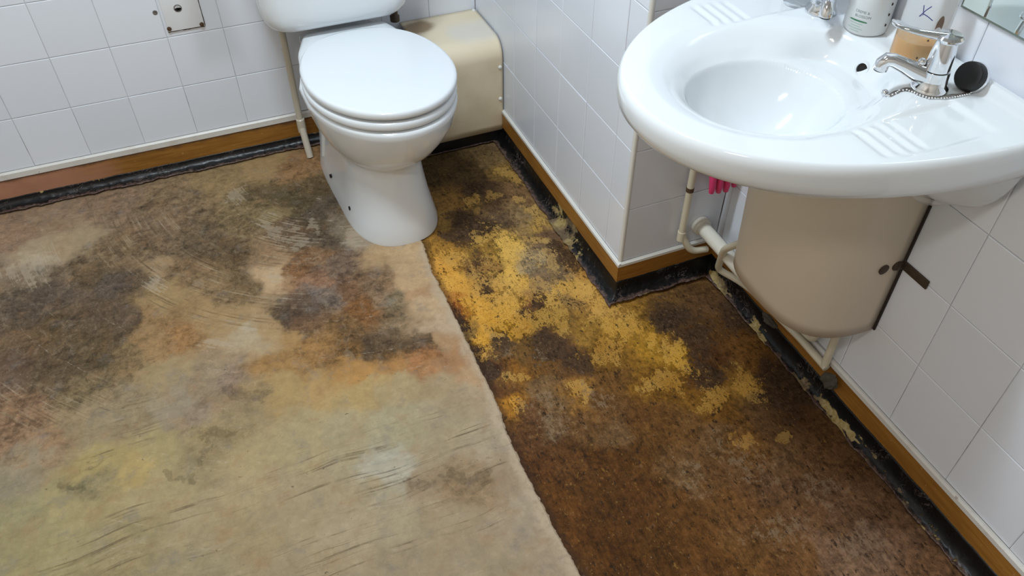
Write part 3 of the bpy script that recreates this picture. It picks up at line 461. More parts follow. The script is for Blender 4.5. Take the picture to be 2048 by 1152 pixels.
    return m.m
floor = build_floor()

# ------------------------------------------------------------------ toilet
def TX(y): return -.450-.055*max(0, (-y-.15))        # the pan stands a touch askew to the wall
def egg(z, w, yf, yb, ym, nf=2.0, nb=2.4, n=72, dx=0):
    ring = []
    for i in range(n):
        a = 2*PI*i/n; c, s = math.cos(a), math.sin(a); k = nf if s < 0 else nb
        x = math.copysign(abs(c)**(2/k), c)*w; y = math.copysign(abs(s)**(2/k), s); y = ym+(y*(ym-yf) if s < 0 else y*(yb-ym))
        ring.append(((-.452+.062*(-y-.15) if y < -.15 else -.452)+x+dx, y, z))
    return ring
toilet = empty('toilet', (-.45, -.33, 0), label='white ceramic toilet with closed lid and cistern against the tiled back wall', cat='toilet')
def tp(o): o.parent = toilet; o.matrix_parent_inverse = toilet.matrix_basis.inverted(); return o
def part(mb, name, mat, parent=None, **k):
    o = mb.build(name, mat, **k)
    return o
def adopt(root, o):
    # bake the parts into the root's frame so that children have clean local coordinates
    o.data.transform(Matrix.Translation(-root.location)); o.parent = root; return o
mb = MB()
secs = [(0.0, .125, -.606, -.06, -.42, 2.5, 5), (.012, .125, -.606, -.06, -.42, 2.5, 5), (.05, .117, -.600, -.06, -.42, 2.4, 5), (.10, .110, -.586, -.055, -.40, 2.4, 5), (.15, .105, -.572, -.05, -.40, 2.3, 5),
        (.19, .102, -.562, -.045, -.40, 2.3, 5), (.212, .103, -.558, -.04, -.40, 2.2, 5), (.222, .110, -.566, -.04, -.40, 2.15, 4.5), (.24, .127, -.590, -.04, -.40, 2.1, 4.2), (.265, .148, -.617, -.035, -.405, 2.05, 3.8), (.30, .169, -.640, -.03, -.41, 2.0, 3.4),
        (.335, .182, -.655, -.03, -.415, 2.0, 3.2), (.365, .188, -.662, -.03, -.42, 2.0, 3.0), (.381, .1895, -.665, -.03, -.425, 2.0, 3.0), (.388, .187, -.662, -.033, -.425, 2.0, 3.0), (.391, .180, -.655, -.04, -.425, 2.0, 3.0)]
def pansec(z, w, yf, yb, ym, nf, nb):
    ring = egg(z, w, yf, yb, ym, nf, nb, dx=-.008+.020*float(sstep(.19, .34, np.array(z))))
    if z > .215:     # behind the bowl the body narrows to the shelf under the cistern
        out = []
        for x, y, zz in ring:
            c = -.452+.062*max(0, -y-.15); f = float(sstep(-.36, -.16, np.array(y))); lim = .108
            xx = x-c; tgt = math.copysign(min(abs(xx), lim+(abs(xx)-lim)*.0), xx) if abs(xx) > lim else xx
            out.append((c+xx*(1-f)+tgt*f, y, zz))
        ring = out
    return ring
mb.loft([pansec(*s) for s in secs])
pan = adopt(toilet, mb.build('pan', M_cer, angle=60))
# flat flange with the two fixing holes, on the left of the foot
for y, z, nm in ((-.285, .052, 0), (-.455, .052, 1)):
    x = (-.452+.062*max(0, -y-.15))-(.1285 if nm == 0 else .1245)
    Mx = Matrix.Translation((x, y, z)) @ Matrix.Rotation(-PI/2, 4, 'Y')
    q = MB().lathe([(.0, -.004), (.0058, -.004), (.0058, .0022), (.0, .0022)], seg=14, M=Mx); h = q.build('fixing_hole', M_hole); h.data.transform(Matrix.Translation(-toilet.location)); h.parent = pan
# seat ring and lid
def plate(z0, z1, w, yf, yb, ym, r, nf=2.0, nb=2.2, dx=0):
    R = []
    for k, (dz, dr) in enumerate([(0, r*.45), (.08, r*.12), (.3, 0), (.6, 0), (.82, r*.25), (.95, r*.7), (1, r*1.6)]):
        R.append(egg(z0+(z1-z0)*dz, w-dr, yf+dr, yb-dr, ym, nf, nb, dx=dx))
    return MB().loft(R)
adopt(toilet, plate(.3970, .4180, .1885, -.661, -.215, -.435, .006, dx=.011).build('seat', M_seat, angle=60))
lid_o = plate(.4262, .4455, .1885, -.660, -.200, -.435, .006, dx=.013)
R3 = [egg(.4455, .1785, -.650, -.21, -.435, dx=.013), egg(.4472, .145, -.61, -.24, -.435, dx=.013), egg(.4478, .08, -.52, -.33, -.435, dx=.013)]
lid_o.loft(R3, cap0=False)
lid = adopt(toilet, lid_o.build('lid', M_seat, angle=60))
def shelf(z, d):
    P = [(-.557, -.152), (-.592, -.25), (-.606, -.36), (-.59, -.40), (-.30, -.40), (-.285, -.30), (-.315, -.19), (-.333, -.152)]; out = []; m = len(P)
    for i in range(m):      # rounded corners
        a, b, c_ = Vector(P[i-1]), Vector(P[i]), Vector(P[(i+1) % m]); r = min(.022, (a-b).length*.4, (c_-b).length*.4)
        p = b+(a-b).normalized()*r; q = b+(c_-b).normalized()*r
        for k in range(5): t = k/4; v = p*(1-t)**2+b*2*t*(1-t)+q*t*t; w_ = Vector((-.45, -.28))-v; v = v+w_.normalized()*d; out.append((v.x, v.y, z))
    return out
adopt(toilet, MB().loft([shelf(.388, .012), shelf(.395, .004), shelf(.409, 0), shelf(.424, 0), shelf(.431, .003), shelf(.4345, .010), shelf(.435, .03)]).build('hinge_shelf', M_seat, angle=60))
# cistern
def rrect(z, x0, x1, y0, y1, r, n=10):
    ring = []
    for cx, cy, a0 in ((x1-r, y1-r, 0), (x0+r, y1-r, PI/2), (x0+r, y0+r, PI), (x1-r, y0+r, 3*PI/2)):
        for i in range(n+1): a = a0+PI/2*i/n; ring.append((cx+r*math.cos(a), cy+r*math.sin(a), z))
    return ring
mb = MB(); cx = -.455; hw = .203
for z, dx, dy in ((.452, .075, .05), (.454, .050, .026), (.460, .032, .016), (.470, .019, .009), (.484, .010, .004), (.505, .004, .001), (.54, 0, 0), (.82, -.004, -.003)):
    mb.loft([rrect(z, cx-hw+dx, cx+hw-dx, -.205+dy, -.006, .045)], 0, 0) if False else None
rings = [rrect(z, cx-hw+dx, cx+hw-dx, -.205+dy, -.006, .045) for z, dx, dy in ((.452, .075, .05), (.454, .050, .026), (.460, .032, .016), (.470, .019, .009), (.484, .010, .004), (.505, .004, .001), (.54, 0, 0), (.82, -.004, -.003))]
adopt(toilet, MB().loft(rings).build('cistern', M_cer, angle=60))
adopt(toilet, MB().loft([rrect(z, cx-hw-.012+d, cx+hw+.012-d, -.222+d, -.004, .045) for z, d in ((.822, .004), (.826, 0), (.845, 0), (.853, .004), (.856, .016))]).build('cistern_lid', M_cer, angle=60))
adopt(toilet, MB().lathe([(.0, .40), (.014, .40), (.014, .415), (.010, .418), (.010, .436), (.015, .438), (.015, .458), (0, .458)], (-.285, -.105, 0), 16).build('inlet_fitting', M_darkm))

# overflow pipe by the toilet
ov = empty('overflow_pipe', (-.600, -.06, 0), label='cream plastic pipe running from the cistern down to the floor left of the toilet', cat='pipe')
adopt(ov, MB().tube([(-.600, -.050, .4535), (-.602, -.052, .105)], .0098, 16).build('pipe', M_opipe))
adopt(ov, MB().lathe([(.0105, -.024), (.0128, -.024), (.0132, .0), (.0128, .020), (.0105, .022)], (-.6015, -.0535, .098), 18).build('coupling', M_opipe))
adopt(ov, MB().tube([(-.602, -.053, .10), (-.5985, -.090, .001)], .0105, 16).build('lower_pipe', M_opipe))

# wall plate left of the toilet, remains of an old rail
pl = empty('wall_plate', (-.845, 0, .43), label='white wall plate with rusty screws and rust along its lower edge, left of the cistern', cat='wall plate')
adopt(pl, MB().box((-.893, -.005, .4345), (-.7965, -.0001, .66), .0018).build('plate', M_plate))
for x, z in ((-.889, .443), (-.8035, .4405)):
    adopt(pl, MB().lathe([(.0, 0), (.0062, 0), (.0056, .0022), (.003, .0032), (.0, .0034)], (0, 0, 0), 12, Matrix.Translation((x, -.005, z)) @ Matrix.Rotation(PI/2, 4, 'X')).build('rusty_screw', M_rust))
def ragged(pts, wd, th, nrm_y, n=40, seed=1):
    v = []; f = []
    for i in range(n):
        t = i/(n-1); x = pts[0][0]+(pts[1][0]-pts[0][0])*t; z = pts[0][1]+(pts[1][1]-pts[0][1])*t
        dx, dz = pts[1][0]-pts[0][0], pts[1][1]-pts[0][1]; l = math.hypot(dx, dz); px, pz = -dz/l, dx/l
        k = wd*(.35+1.0*float(fbm(np.array([t*9.]), np.array([2.]), seed, 4)[0])); v += [(x-px*k, nrm_y-.0, z-pz*k), (x, nrm_y-th, z), (x+px*k, nrm_y, z+pz*k)]
        if i: b = 3*i; f += [(b-3, b-2, b+1, b), (b-2, b-1, b+2, b+1)]
    return v, f
v, f = ragged(((-.8935, .4335), (-.797, .4335)), .0032, .0015, -.0004, seed=4); adopt(pl, mk('rust_line', v, f, M_rust))
v, f = ragged(((-.7955, .434), (-.7955, .62)), .0013, .0012, -.0004, seed=9); adopt(pl, mk('rust_line', v, f, M_rust))
# screw-hole plugs, marks on tile
adopt(pl, MB().lathe([(.0085, 0), (.0105, 0), (.0105, .0006), (.0085, .0006), (.0085, 0)], (0, 0, 0), 20, Matrix.Translation((-.8523, -.005, .495)) @ Matrix.Rotation(PI/2, 4, 'X')).build('screw_cap_ring', M_seal))
pg = MB().lathe([(0, 0), (.0062, 0), (.0062, .001), (.0042, .0016), (.0036, .0006), (0, .0006)], (0, 0, 0), 16, Matrix.Translation((-.9113, -.0002, .4915)) @ Matrix.Rotation(PI/2, 4, 'X')).build('wall_plug', M_seal, label='small grey wall plug in the tile left of the wall plate', cat='wall plug')
# unseen rail folded up above the plate, added to cast a shadow on the tiles
rl = empty('unseen_grab_rail', (-.845, 0, .70), label='unseen white grab rail above the plate, added to cast its shadow on the tiles', cat='grab rail')
adopt(rl, MB().tube([(-.79, -.004, .84), (-.79, -.10, .80), (-.79, -.175, .69), (-.79, -.165, .80), (-.79, -.13, 1.35), (-.79, -.09, 1.4), (-.79, -.05, 1.36), (-.79, -.03, .90), (-.79, -.004, .88)], .016, 14, .02).build('rail_tube', M_white))
adopt(rl, MB().box((-.83, -.008, .80), (-.75, -.0003, .93), .003).build('mounting_plate', M_white))

# ------------------------------------------------------------------ pipe boxing right of the toilet
bxg = empty('pipe_boxing', (-.13, -.11, .04), label='cream stained pipe boxing with rounded top edge in the corner beside the toilet', cat='boxing')
def boxing():
    prof = []
    yF, zT, zB, r = -.2305, .338, .044, .052
    for z in np.linspace(zB, zT-r, 12): prof.append((yF, z))
    for i in range(1, 13): a = PI/2*i/12; prof.append((yF+r-r*math.cos(a), zT-r+r*math.sin(a)))
    for y in np.linspace(yF+r, -.001, 12)[1:]: prof.append((y, zT-(0)))
    xs = np.linspace(-.246, -.0035, 30); V = []; F = []
    n = len(prof)
    for x in xs:
        for y, z in prof: V.append((x, y, z))
    for i in range(len(xs)-1):
        for j in range(n-1): F.append((i*n+j, (i+1)*n+j, (i+1)*n+j+1, i*n+j+1))
    o = mk('cover_panel', V, F, M_cream, angle=70); s = o.modifiers.new('thickness', 'SOLIDIFY'); s.thickness = .004; s.offset = 1
    A = np.array(V); st = 1.15*np.exp(-(((A[:, 0]+.20)/.06)**2+((A[:, 1]+.055)/.05)**2))*(A[:, 2] > .3)+.45*np.exp(-(((A[:, 0]+.10)/.05)**2+((A[:, 1]+.01)/.014)**2))*(A[:, 2] > .3)
    we = np.exp(-(((A[:, 1]+.14)/.09)**2+((A[:, 2]-.34)/.025)**2))*sstep(-.2, -.1, A[:, 0])
    for n_, a in (('stain', st), ('wear', we)):
        at = o.data.attributes.new(n_, 'FLOAT', 'POINT'); at.data.foreach_set('value', a.astype(np.float32))
    return o
adopt(bxg, boxing())
for p, ax in (((-.0125, -.2345, .261), 0), ((-.0125, -.2345, .1545), 0), ((-.011, -.013, .342), 1)):
    Mx = Matrix.Translation(p) @ (Matrix.Rotation(PI/2, 4, 'X') if ax == 0 else Matrix.Identity(4))
    adopt(bxg, MB().lathe([(.0, 0), (.0062, 0), (.0062, .001), (.0052, .0034), (.003, .0048), (0, .0052)], (0, 0, 0), 14, Mx).build('screw_cap', M_white))
adopt(bxg, MB().box((-.246, -.2255, .0), (-.006, -.213, .046), .002).build('black_plinth', M_black))
cove('trim_10', (-.262, -.2135), (.0, -.2135), (0, -1), .016, .016, 51, lambda s, t: .1+0*s, 0, 1)

# ------------------------------------------------------------------ wash basin
BX0, BY = .2814, -1.3665
def outline(n=480):
    P = []
    a, b = .462, .310; xc = .222
    for i in range(n):
        th = 2*PI*i/n; c, s = math.cos(th), math.sin(th)
        if c < 0: x = xc-a*abs(c)**(2/2.05); y = b*math.copysign(abs(s)**(2/2.05), s)
        else: x = xc+(W-.001-xc)*abs(c)**(2/7); y = b*math.copysign(abs(s)**(2/7), s)
        P.append((x, BY+y))
    # resample by arc length
    P = np.array(P+[P[0]]); d = np.r_[0, np.cumsum(np.hypot(*np.diff(P, axis=0).T))]; u = np.linspace(0, d[-1], n+1)[:-1]
    return np.stack([np.interp(u, d, P[:, 0]), np.interp(u, d, P[:, 1])], 1)
def basin_z(x, y):
    z = .822-.006*sstep(.10, -.24, x)
    q1 = np.hypot((x-.0145)/.192, (y-BY)/.176); q2 = np.hypot((x+.0)/.132, (y-BY)/.118)
    rear = sstep(.05, .15, x)*sstep(.12, .06, np.abs(y-BY))
    lo = .62+.22*rear
    t_ = np.clip((q1-1.03)/(lo-1.03), 0, 1); z = z-(.036+.008*rear)*t_*t_*(3-2*t_)-.004*sstep(1.10, .98, q1)
    z = z-.100*np.clip(1-np.clip(q2, 0, 1)**2.4, 0, 1)**1.0-.012*sstep(1.18, .8, q2)
    for sg in (-1, 1):      # soap dishes with drain ribs
        yy = (y-BY)*sg
        m = sstep(.168, .180, yy)*sstep(.268, .256, yy)*sstep(-.012, .000, x)*sstep(.205, .190, x)
        dish = m*.0052*sstep(-.01, .10, x)
        rib = sstep(.172, .186, yy)*sstep(.262, .240, yy)*sstep(-.004, .006, x)*sstep(.092, .082, x)
        z = z-dish-rib*.0026*(.5-.5*np.cos(2*PI*(x-.002)/.0215))
    z = z+.017*sstep(.247, .262, x)
    return z
def build_basin():
    O = outline(); n = len(O); c = np.array([.03, BY])
    rings = []
    ts = np.concatenate([np.linspace(0, .9, 92), np.linspace(.905, .962, 12)])
    for t in ts[::-1]:
        P = c+(O-c)*max(t, .004); rings.append(np.c_[P, basin_z(P[:, 0], P[:, 1])])
    rings = rings[::-1]
    # edge roll and underside
    zr = rings[-1][:, 2]; back = sstep(.24, .27, O[:, 0])
    def off(t, z): P = c+(O-c)*t; P[:, 0] = np.minimum(P[:, 0], W-.001); return np.c_[P, z]
    for a in np.linspace(0, PI/2, 9)[1:]:
        rings.append(off(.962+.038*math.sin(a), zr-.020*(1-math.cos(a))))
    zs = rings[-1][:, 2]
    u = (W-O[:, 0])/.51; fr = sstep(.06, .36, u)
    for tx, tw, tf, z in ((1.0, 1.0, 1.0, .785), (.995, .998, .995, .773), (.98, .985, .98, .763), (.955, .97, .955, .756), (.92, .96, .92, .751), (.88, .945, .87, .742), (.83, .93, .80, .725), (.79, .91, .74, .705), (.75, .88, .68, .685), (.70, .84, .62, .668), (.63, .80, .57, .655), (.54, .74, .52, .645), (.44, .69, .50, .634), (.36, .63, .48, .618), (.30, .57, .46, .603), (.24, .48, .42, .594)):
        P = np.c_[W-.001-(W-.001-O[:, 0])*tx, BY+(O[:, 1]-BY)*(tw*(1-fr)+tf*fr)]; rings.append(np.c_[P, np.full(n, z)])
    V = np.concatenate(rings); F = []
    for a in range(len(rings)-1):
        i = np.arange(n); j = (i+1) % n; F.append(np.stack([a*n+i, a*n+j, (a+1)*n+j, (a+1)*n+i], 1))
    F = np.concatenate(F).tolist(); F.append(list(range(n))[::-1]); F.append(list(range((len(rings)-1)*n, len(rings)*n)))
    return mk('wash_basin', V.tolist(), F, M_cer, angle=75, label='white oval ceramic wash basin with ribbed soap dishes on the right wall', cat='basin')
basin = build_basin()
ox_, oy_ = .1875, -1.3690; bz = lambda x, y: float(basin_z(np.array(x), np.array(y)))
nrm_ = Vector((-(bz(ox_+.004, oy_)-bz(ox_-.004, oy_))/.008, -(bz(ox_, oy_+.004)-bz(ox_, oy_-.004))/.008, 1)).normalized()
nrm_ = (nrm_+Vector((-.70, -.35, 0))).normalized()
Mx = Matrix.Translation((ox_, oy_, bz(ox_, oy_)+.0035)) @ nrm_.to_track_quat('Z', 'Y').to_matrix().to_4x4()
MB().lathe([(.0092, -.006), (.0150, -.010), (.0140, -.002), (.0115, .0012), (.0100, .0012), (.0092, -.006)], seg=24, M=Mx).build('overflow_ring', M_cer, basin)
MB().lathe([(.0, -.004), (.0098, -.004), (.0098, -.0012), (.0, -.0012)], seg=20, M=Mx).build('overflow_hole', M_hole, basin)
zb_ = float(basin_z(np.array(.0), np.array(BY)))
MB().lathe([(.013, .0), (.024, .0), (.024, .002), (.020, .0032), (.013, .002), (.013, .0)], (.0, BY, zb_-.0005), 28).build('waste_ring', M_chrome, basin)
MB().lathe([(.0, .0), (.0132, .0), (.0132, .001), (0, .001)], (.0, BY, zb_-.0002), 20).build('waste_hole', M_hole, basin)

# taps
def tap(base, ang, label):
    t = empty('tap', base, label=label, cat='tap', group=None)
    Rz = Matrix.Rotation(ang, 4, 'Z')
    def P(v): return tuple(Rz @ Vector(v))
    MB().lathe([(0, 0), (.0265, 0), (.0275, .002), (.0265, .006), (.0225, .010), (.0215, .020), (.0205, .032), (0, .034)], seg=32).build('tap_base', M_chrome, t)
    MB().lathe([(0, .033), (.0185, .033), (.0185, .036), (.0175, .060), (.0148, .0775), (0, .0775)], seg=32).build('tap_body', M_chrome, t)
    # spout
    pts = [(.004, 0, .017), (.026, 0, .0255), (.048, 0, .0345), (.066, 0, .0415), (.074, 0, .0415), (.0785, 0, .036), (.0795, 0, .026)]
    MB().tube([P(p) for p in pts], [.0165, .0140, .0115, .0105, .0108, .0110, .0112], 20).build('spout', M_chrome, t)
    MB().lathe([(0, 0), (.0095, 0), (.0095, .002), (0, .002)], P((.0795, 0, .0245)), 16).build('outlet', M_hole, t)
    MB().lathe([(.0, .0775), (.0165, .0775), (.0205, .081), (.0205, .084), (.0175, .0875), (0, .0895)], seg=28).build('cap', M_chrome, t)
    # lever: a flat blade that widens at the tip
    R = []
    for s, wd, th, z in ((.004, .0085, .0065, .083), (.020, .0082, .0060, .0845), (.040, .0070, .0048, .087), (.056, .0085, .0042, .0905), (.068, .0125, .0036, .095), (.078, .0135, .0032, .0985), (.083, .0105, .0028, .0995), (.085, .005, .0018, .0997)):
        R.append([P((s, wd*math.cos(2*PI*k/16), z+th*math.sin(2*PI*k/16))) for k in range(16)])
    MB().loft(R).build('lever', M_chrome, t)
    MB().sphere(P((.024, .0, .042)), .0062, seg=14).build('glint_ball', M_chrome, t)  # chrome ball standing in for the glint where spout meets body
    return t
ta = math.atan2(.042, -.070)
tap((.192, -1.5005, float(basin_z(np.array(.192), np.array(-1.5005)))+.0006), ta, 'chrome lever tap on the right of the basin, beside the black plug')
tap((.208, -1.2215, float(basin_z(np.array(.208), np.array(-1.2215)))+.0006), math.atan2(-.080, -.062), 'chrome lever tap at the far left of the basin beside the white soap bottle')

# plug on a ball chain
pgz = .822
plug = empty('basin_plug', (.252, -1.5175, .8185), label='black rubber basin plug leaning behind the right tap with its ball chain', cat='plug')
dirv = Vector((-.86, -.08, .42)).normalized(); Q = dirv.to_track_quat('Z', 'Y').to_matrix().to_4x4(); Mx = Matrix.Translation((.2415, -1.5235, .8435)) @ Q
adopt(plug, MB().lathe([(0, .009), (.020, .009), (.0215, .007), (.0225, -.004), (0, -.004)], seg=28, M=Mx).build('stopper', M_black))
adopt(plug, MB().lathe([(0, -.004), (.0225, -.004), (.0238, -.007), (.0225, -.012), (.012, -.015), (0, -.015)], seg=28, M=Mx).build('chrome_cap', M_chrome))
chain = [(.141, -1.4684), (.1347, -1.4835), (.144, -1.486), (.1524, -1.4835), (.1595, -1.4900), (.1615, -1.5085), (.1690, -1.525), (.1900, -1.5340), (.2124, -1.5375), (.2338, -1.5385), (.2507, -1.5320)]
mb = MB(); d = 0
pts = [Vector((x, y, float(basin_z(np.array(x), np.array(y)))+.0016)) for x, y in chain]
for a, b in zip(pts[:-1], pts[1:]):
    k = max(1, int((b-a).length/.0042))
    for i in range(k): p = a.lerp(b, i/k); mb.sphere(p, .0019, seg=8, rings=6)
adopt(plug, mb.build('ball_chain', M_chrome))
p0 = pts[0]; adopt(plug, MB().sphere((p0.x, p0.y, p0.z+.0035), .0056, seg=16).build('chain_stay', M_chrome))
# grubby sealant smeared round the right tap
def smear(pts, wd, seed):
    V = []; F = []
    P = [Vector((x, y, 0)) for x, y in pts]; Q = []
    for a, b in zip(P[:-1], P[1:]):
        for i in range(8): Q.append(a.lerp(b, i/8))
    Q.append(P[-1])
    for i, p in enumerate(Q):
        t = (Q[min(i+1, len(Q)-1)]-Q[max(i-1, 0)]).normalized(); nn = Vector((-t.y, t.x, 0))
        k = wd*(.3+1.2*float(fbm(np.array([i*.17]), np.array([1.]), seed, 4)[0]))
        for s, h in ((-1, .0001), (-.5, .0013), (.0, .0018), (.5, .0013), (1, .0001)):
            q = p+nn*k*s; V.append((q.x, q.y, float(basin_z(np.array(q.x), np.array(q.y)))+h))
        if i:
            b = 5*i
            for j in range(4): F.append((b-5+j, b-4+j, b+1+j, b+j))
    return V, F
v, f = smear([(.1350, -1.482), (.150, -1.4815), (.163, -1.486), (.1665, -1.506), (.176, -1.522), (.195, -1.529), (.215, -1.533), (.236, -1.534), (.252, -1.527), (.262, -1.517)], .0060, 3)
mk('sealant_smear', v, f, M_seal, label='grubby grey line of old sealant around the foot of the right tap', cat='sealant', kind='stuff')

# bottles on the basin deck
def deckz(x, y): return float(basin_z(np.array(x), np.array(y)))
M_bot = plain('white_bottle_plastic', (.74, .76, .76), .28, var=.02)
M_green = plain('green_print', (.05, .20, .10), .5); M_grey = plain('grey_print', (.22, .27, .27), .5); M_pgreen = plain('pale_green_print', (.34, .50, .40), .5)
M_blue = plain('blue_ink', (.035, .04, .22), .4); M_brown = plain('brown_smudge', (.20, .13, .09), .6, var=.4, nscale=200)
def bottle(c, r, h, name, label, mat, prof=None):
    b = empty(name, c, label=label, cat='bottle')
    p = prof or [(0, 0), (r*.9, 0), (r, .004), (r, h*.75), (r*.9, h*.86), (r*.55, h*.93), (.013, h*.95), (.013, h), (0, h)]
    MB().lathe(p, seg=48).build('bottle_body', mat, b, angle=50)
    return b
def wraptext(txt, size, b, r, ang0, z0, mat, name):
    cu = bpy.data.curves.new('print', 'FONT'); cu.body = txt; cu.size = size; cu.align_x = 'LEFT'; cu.resolution_u = 2
    o = bpy.data.objects.new('print', cu); C.objects.link(o); dg = bpy.context.evaluated_depsgraph_get(); dg.update()
    me = bpy.data.meshes.new_from_object(o.evaluated_get(dg)); bpy.data.objects.remove(o)
    for v in me.vertices:
        a = ang0+v.co.x/r; z = z0+v.co.y; v.co = (r*math.cos(a), r*math.sin(a), z)
    me.materials.append(mat); me.name = name; o = bpy.data.objects.new(name, me); return put(o, b)
def band(b, r, a0, a1, z0, z1, mat, name, n=20, curve=0.0):
    V = []; F = []
    for i in range(n+1):
        t = i/n; a = a0+(a1-a0)*t; dz = curve*math.sin(PI*t); th = .5+.5*math.sin(PI*min(1, max(0, t)))**.5
        V += [(r*math.cos(a), r*math.sin(a), z0+dz), (r*math.cos(a), r*math.sin(a), z0+(z1-z0)*th+dz)]
        if i: F.append((2*i-2, 2*i, 2*i+1, 2*i-1))
    return mk(name, V, F, mat, b)
va = math.atan2(-.68, -.74)                     # from the bottles towards the middle of the room
c1 = (.236, -1.3020); b1 = bottle((c1[0], c1[1], deckz(*c1)), .0365, .175, 'soap_bottle', 'white soap bottle with green print standing between the taps', M_bot)
rr = .0367; a0 = va-.80
wraptext('CREME &', .0062, b1, rr, a0+.18, .0385, M_grey, 'print'); wraptext('BLOSSOM', .0062, b1, rr, a0+.22, .0310, M_grey, 'print')
band(b1, rr, a0, a0+.85, .0235, .0262, M_green, 'green_stripe', curve=0)
for k, (s, e) in enumerate(((.05, .7), (.12, .62), (.02, .75), (.15, .6))): band(b1, rr, a0+s, a0+e, .0195-.0042*k, .0205-.0042*k, M_pgreen, 'small_print')
for k in range(3): MB().sphere((.0366*math.cos(va+.98), .0366*math.sin(va+.98), .020+.018*k), .0016, (1, 1, 1.6), 8, 6).build('black_mark', M_gap, b1)
MB().lathe([(0, .175), (.016, .175), (.016, .19), (.005, .192), (.005, .215), (0, .215)], seg=20).build('pump', M_white, b1)
MB().tube([(0, 0, .212), (-.02, -.018, .214), (-.034, -.03, .208)], .0055, 12, .01).build('nozzle', M_white, b1)

def frosted():
    m = NM('frosted_bottle'); m.col((.90, .90, .88)).rough(.18).inp('Transmission Weight', .90).inp('IOR', 1.2); m.bump(m.noise(40, 3), .0003, .2); return m.m
M_frost = frosted()
def liquid():
    m = NM('orange_liquid'); n = m.noise(18, 4); m.col(m.mix(m.ss(n, .35, .7), (.85, .42, .09), (.92, .60, .24))).rough(.35).inp('Subsurface Weight', 0); return m.m
M_liq = liquid()
c2 = (.2400, -1.4130); r2 = .0365; b2 = bottle((c2[0], c2[1], deckz(*c2)), r2, .17, 'soap_bottle', 'frosted soap bottle with orange liquid and blue ink scribble behind the right tap', M_frost)
MB().lathe([(0, .0015), (r2*.86, .0015), (r2-.002, .005), (r2-.002, .036), (0, .037)], seg=40).build('orange_liquid', M_liq, b2)
MB().lathe([(0, .17), (.0155, .17), (.0155, .186), (0, .188)], seg=20).build('bottle_cap', M_white, b2)
def scrib(b, r, pts, rad, mat, name):
    P = [(r*math.cos(va+a), r*math.sin(va+a), z) for a, z in pts]; return MB().tube(P, rad, 6).build(name, mat, b)
scrib(b2, r2+.0002, [(-.35, .098), (-.25, .084), (-.38, .080), (-.20, .092), (-.05, .099)], .0007, M_blue, 'ink_scribble')
scrib(b2, r2+.0002, [(-.24, .0855), (-.05, .083), (.18, .078)], .0007, M_blue, 'ink_scribble')
band(b2, r2+.0003, va+.38, va+.68, .064, .082, M_brown, 'brown_smudge', curve=.004)
for a, z in ((.30, .046), (.12, .016), (.40, .055)): MB().sphere((r2*math.cos(va+a), r2*math.sin(va+a), z), .0015, (1, 1, 1.2), 8, 6).build('brown_spot', M_rust, b2)

def clearm():
    m = NM('clear_plastic'); m.col((.93, .95, .96)).rough(m.mad(m.noise(30, 3), .1, .04)).inp('Transmission Weight', .95).inp('IOR', 1.25); return m.m
c3 = (.196, -1.1720)
cup = MB().lathe([(0, 0), (.024, 0), (.026, .004), (.031, .095), (.029, .095), (.0235, .006), (0, .004)], seg=36)
cu = cup.build('tumbler', clearm(), label='clear plastic tumbler standing left of the far left tap', cat='tumbler'); cu.location = (c3[0], c3[1], deckz(*c3))

# mirror
mir = empty('mirror', (W, -1.80, .92), label='frameless mirror with a green edge on the right wall above the basin', cat='mirror')
M_mir = plain('mirror_glass', (.80, .87, .84), .03, 1.0, var=.01); M_medge = plain('mirror_edge', (.16, .20, .17), .25, var=.2)
adopt(mir, MB().box((W-.0055, -2.15, .9085), (W-.001, -1.434, 1.55), .0004).build('mirror_back', M_medge))
adopt(mir, MB().box((W-.0062, -2.147, .912), (W-.0054, -1.4375, 1.547)).build('mirror_glass', M_mir, smooth=False))

# ------------------------------------------------------------------ pipe cover (half pedestal) under the basin
shr = empty('basin_pipe_cover', (W, BY, .28), label='cream curved pipe cover under the wash basin', cat='cover')
def shroud():
    V = []; F = []; n = 72; zs = np.linspace(0, 1, 14)
    for t in zs:
        for i in range(n+1):
            a = PI*i/n; c, s = math.cos(a), math.sin(a)
            y = (.159+.016*t*(c > 0)*abs(c))*math.copysign(abs(c)**(2/3.0), c); x = (.176+.014*t)*abs(s)**(2/3.0)
            zb0 = .283-.010*(1-abs(s))
            V.append((W-.0015-x, BY+y+.001, zb0+(.648-zb0)*t))
    for j in range(len(zs)-1):
        for i in range(n): F.append((j*(n+1)+i, j*(n+1)+i+1, (j+1)*(n+1)+i+1, (j+1)*(n+1)+i))
    o = mk('cover_shell', V, F, M_shroud, angle=70); s = o.modifiers.new('thickness', 'SOLIDIFY'); s.thickness = .004; s.offset = -1
    return o
sh = adopt(shr, shroud())
ys_ = BY-.158
adopt(shr, MB().box((W-.004, ys_-.0045, .274), (W-.0005, ys_-.0005, .588)).build('dark_gap', M_gap))
Mx = Matrix.Translation((.2345, ys_-.0005, .4515)) @ Matrix.Rotation(PI/2, 4, 'X')
adopt(shr, MB().lathe([(0, -.001), (.0105, -.001), (.0110, .0012), (.008, .0026), (0, .003)], seg=20, M=Mx).build('bolt_head', M_darkm))
Mx = Matrix.Translation((.2655, ys_-.0005, .4505)) @ Matrix.Rotation(PI/2, 4, 'X')
adopt(shr, MB().lathe([(0, -.001), (.0105, -.001), (.0110, .0016), (.008, .0034), (0, .004)], seg=20, M=Mx).build('bolt_head', M_darkm))
adopt(shr, MB().box((W-.0045, ys_-.064, .4415), (W-.0006, ys_-.002, .4600), .0008).build('fixing_strap', M_darkm))
adopt(shr, MB().box((W-.018, ys_-.0055, .4425), (W-.0006, ys_-.0015, .4590), .0008).build('strap_tab', M_darkm))

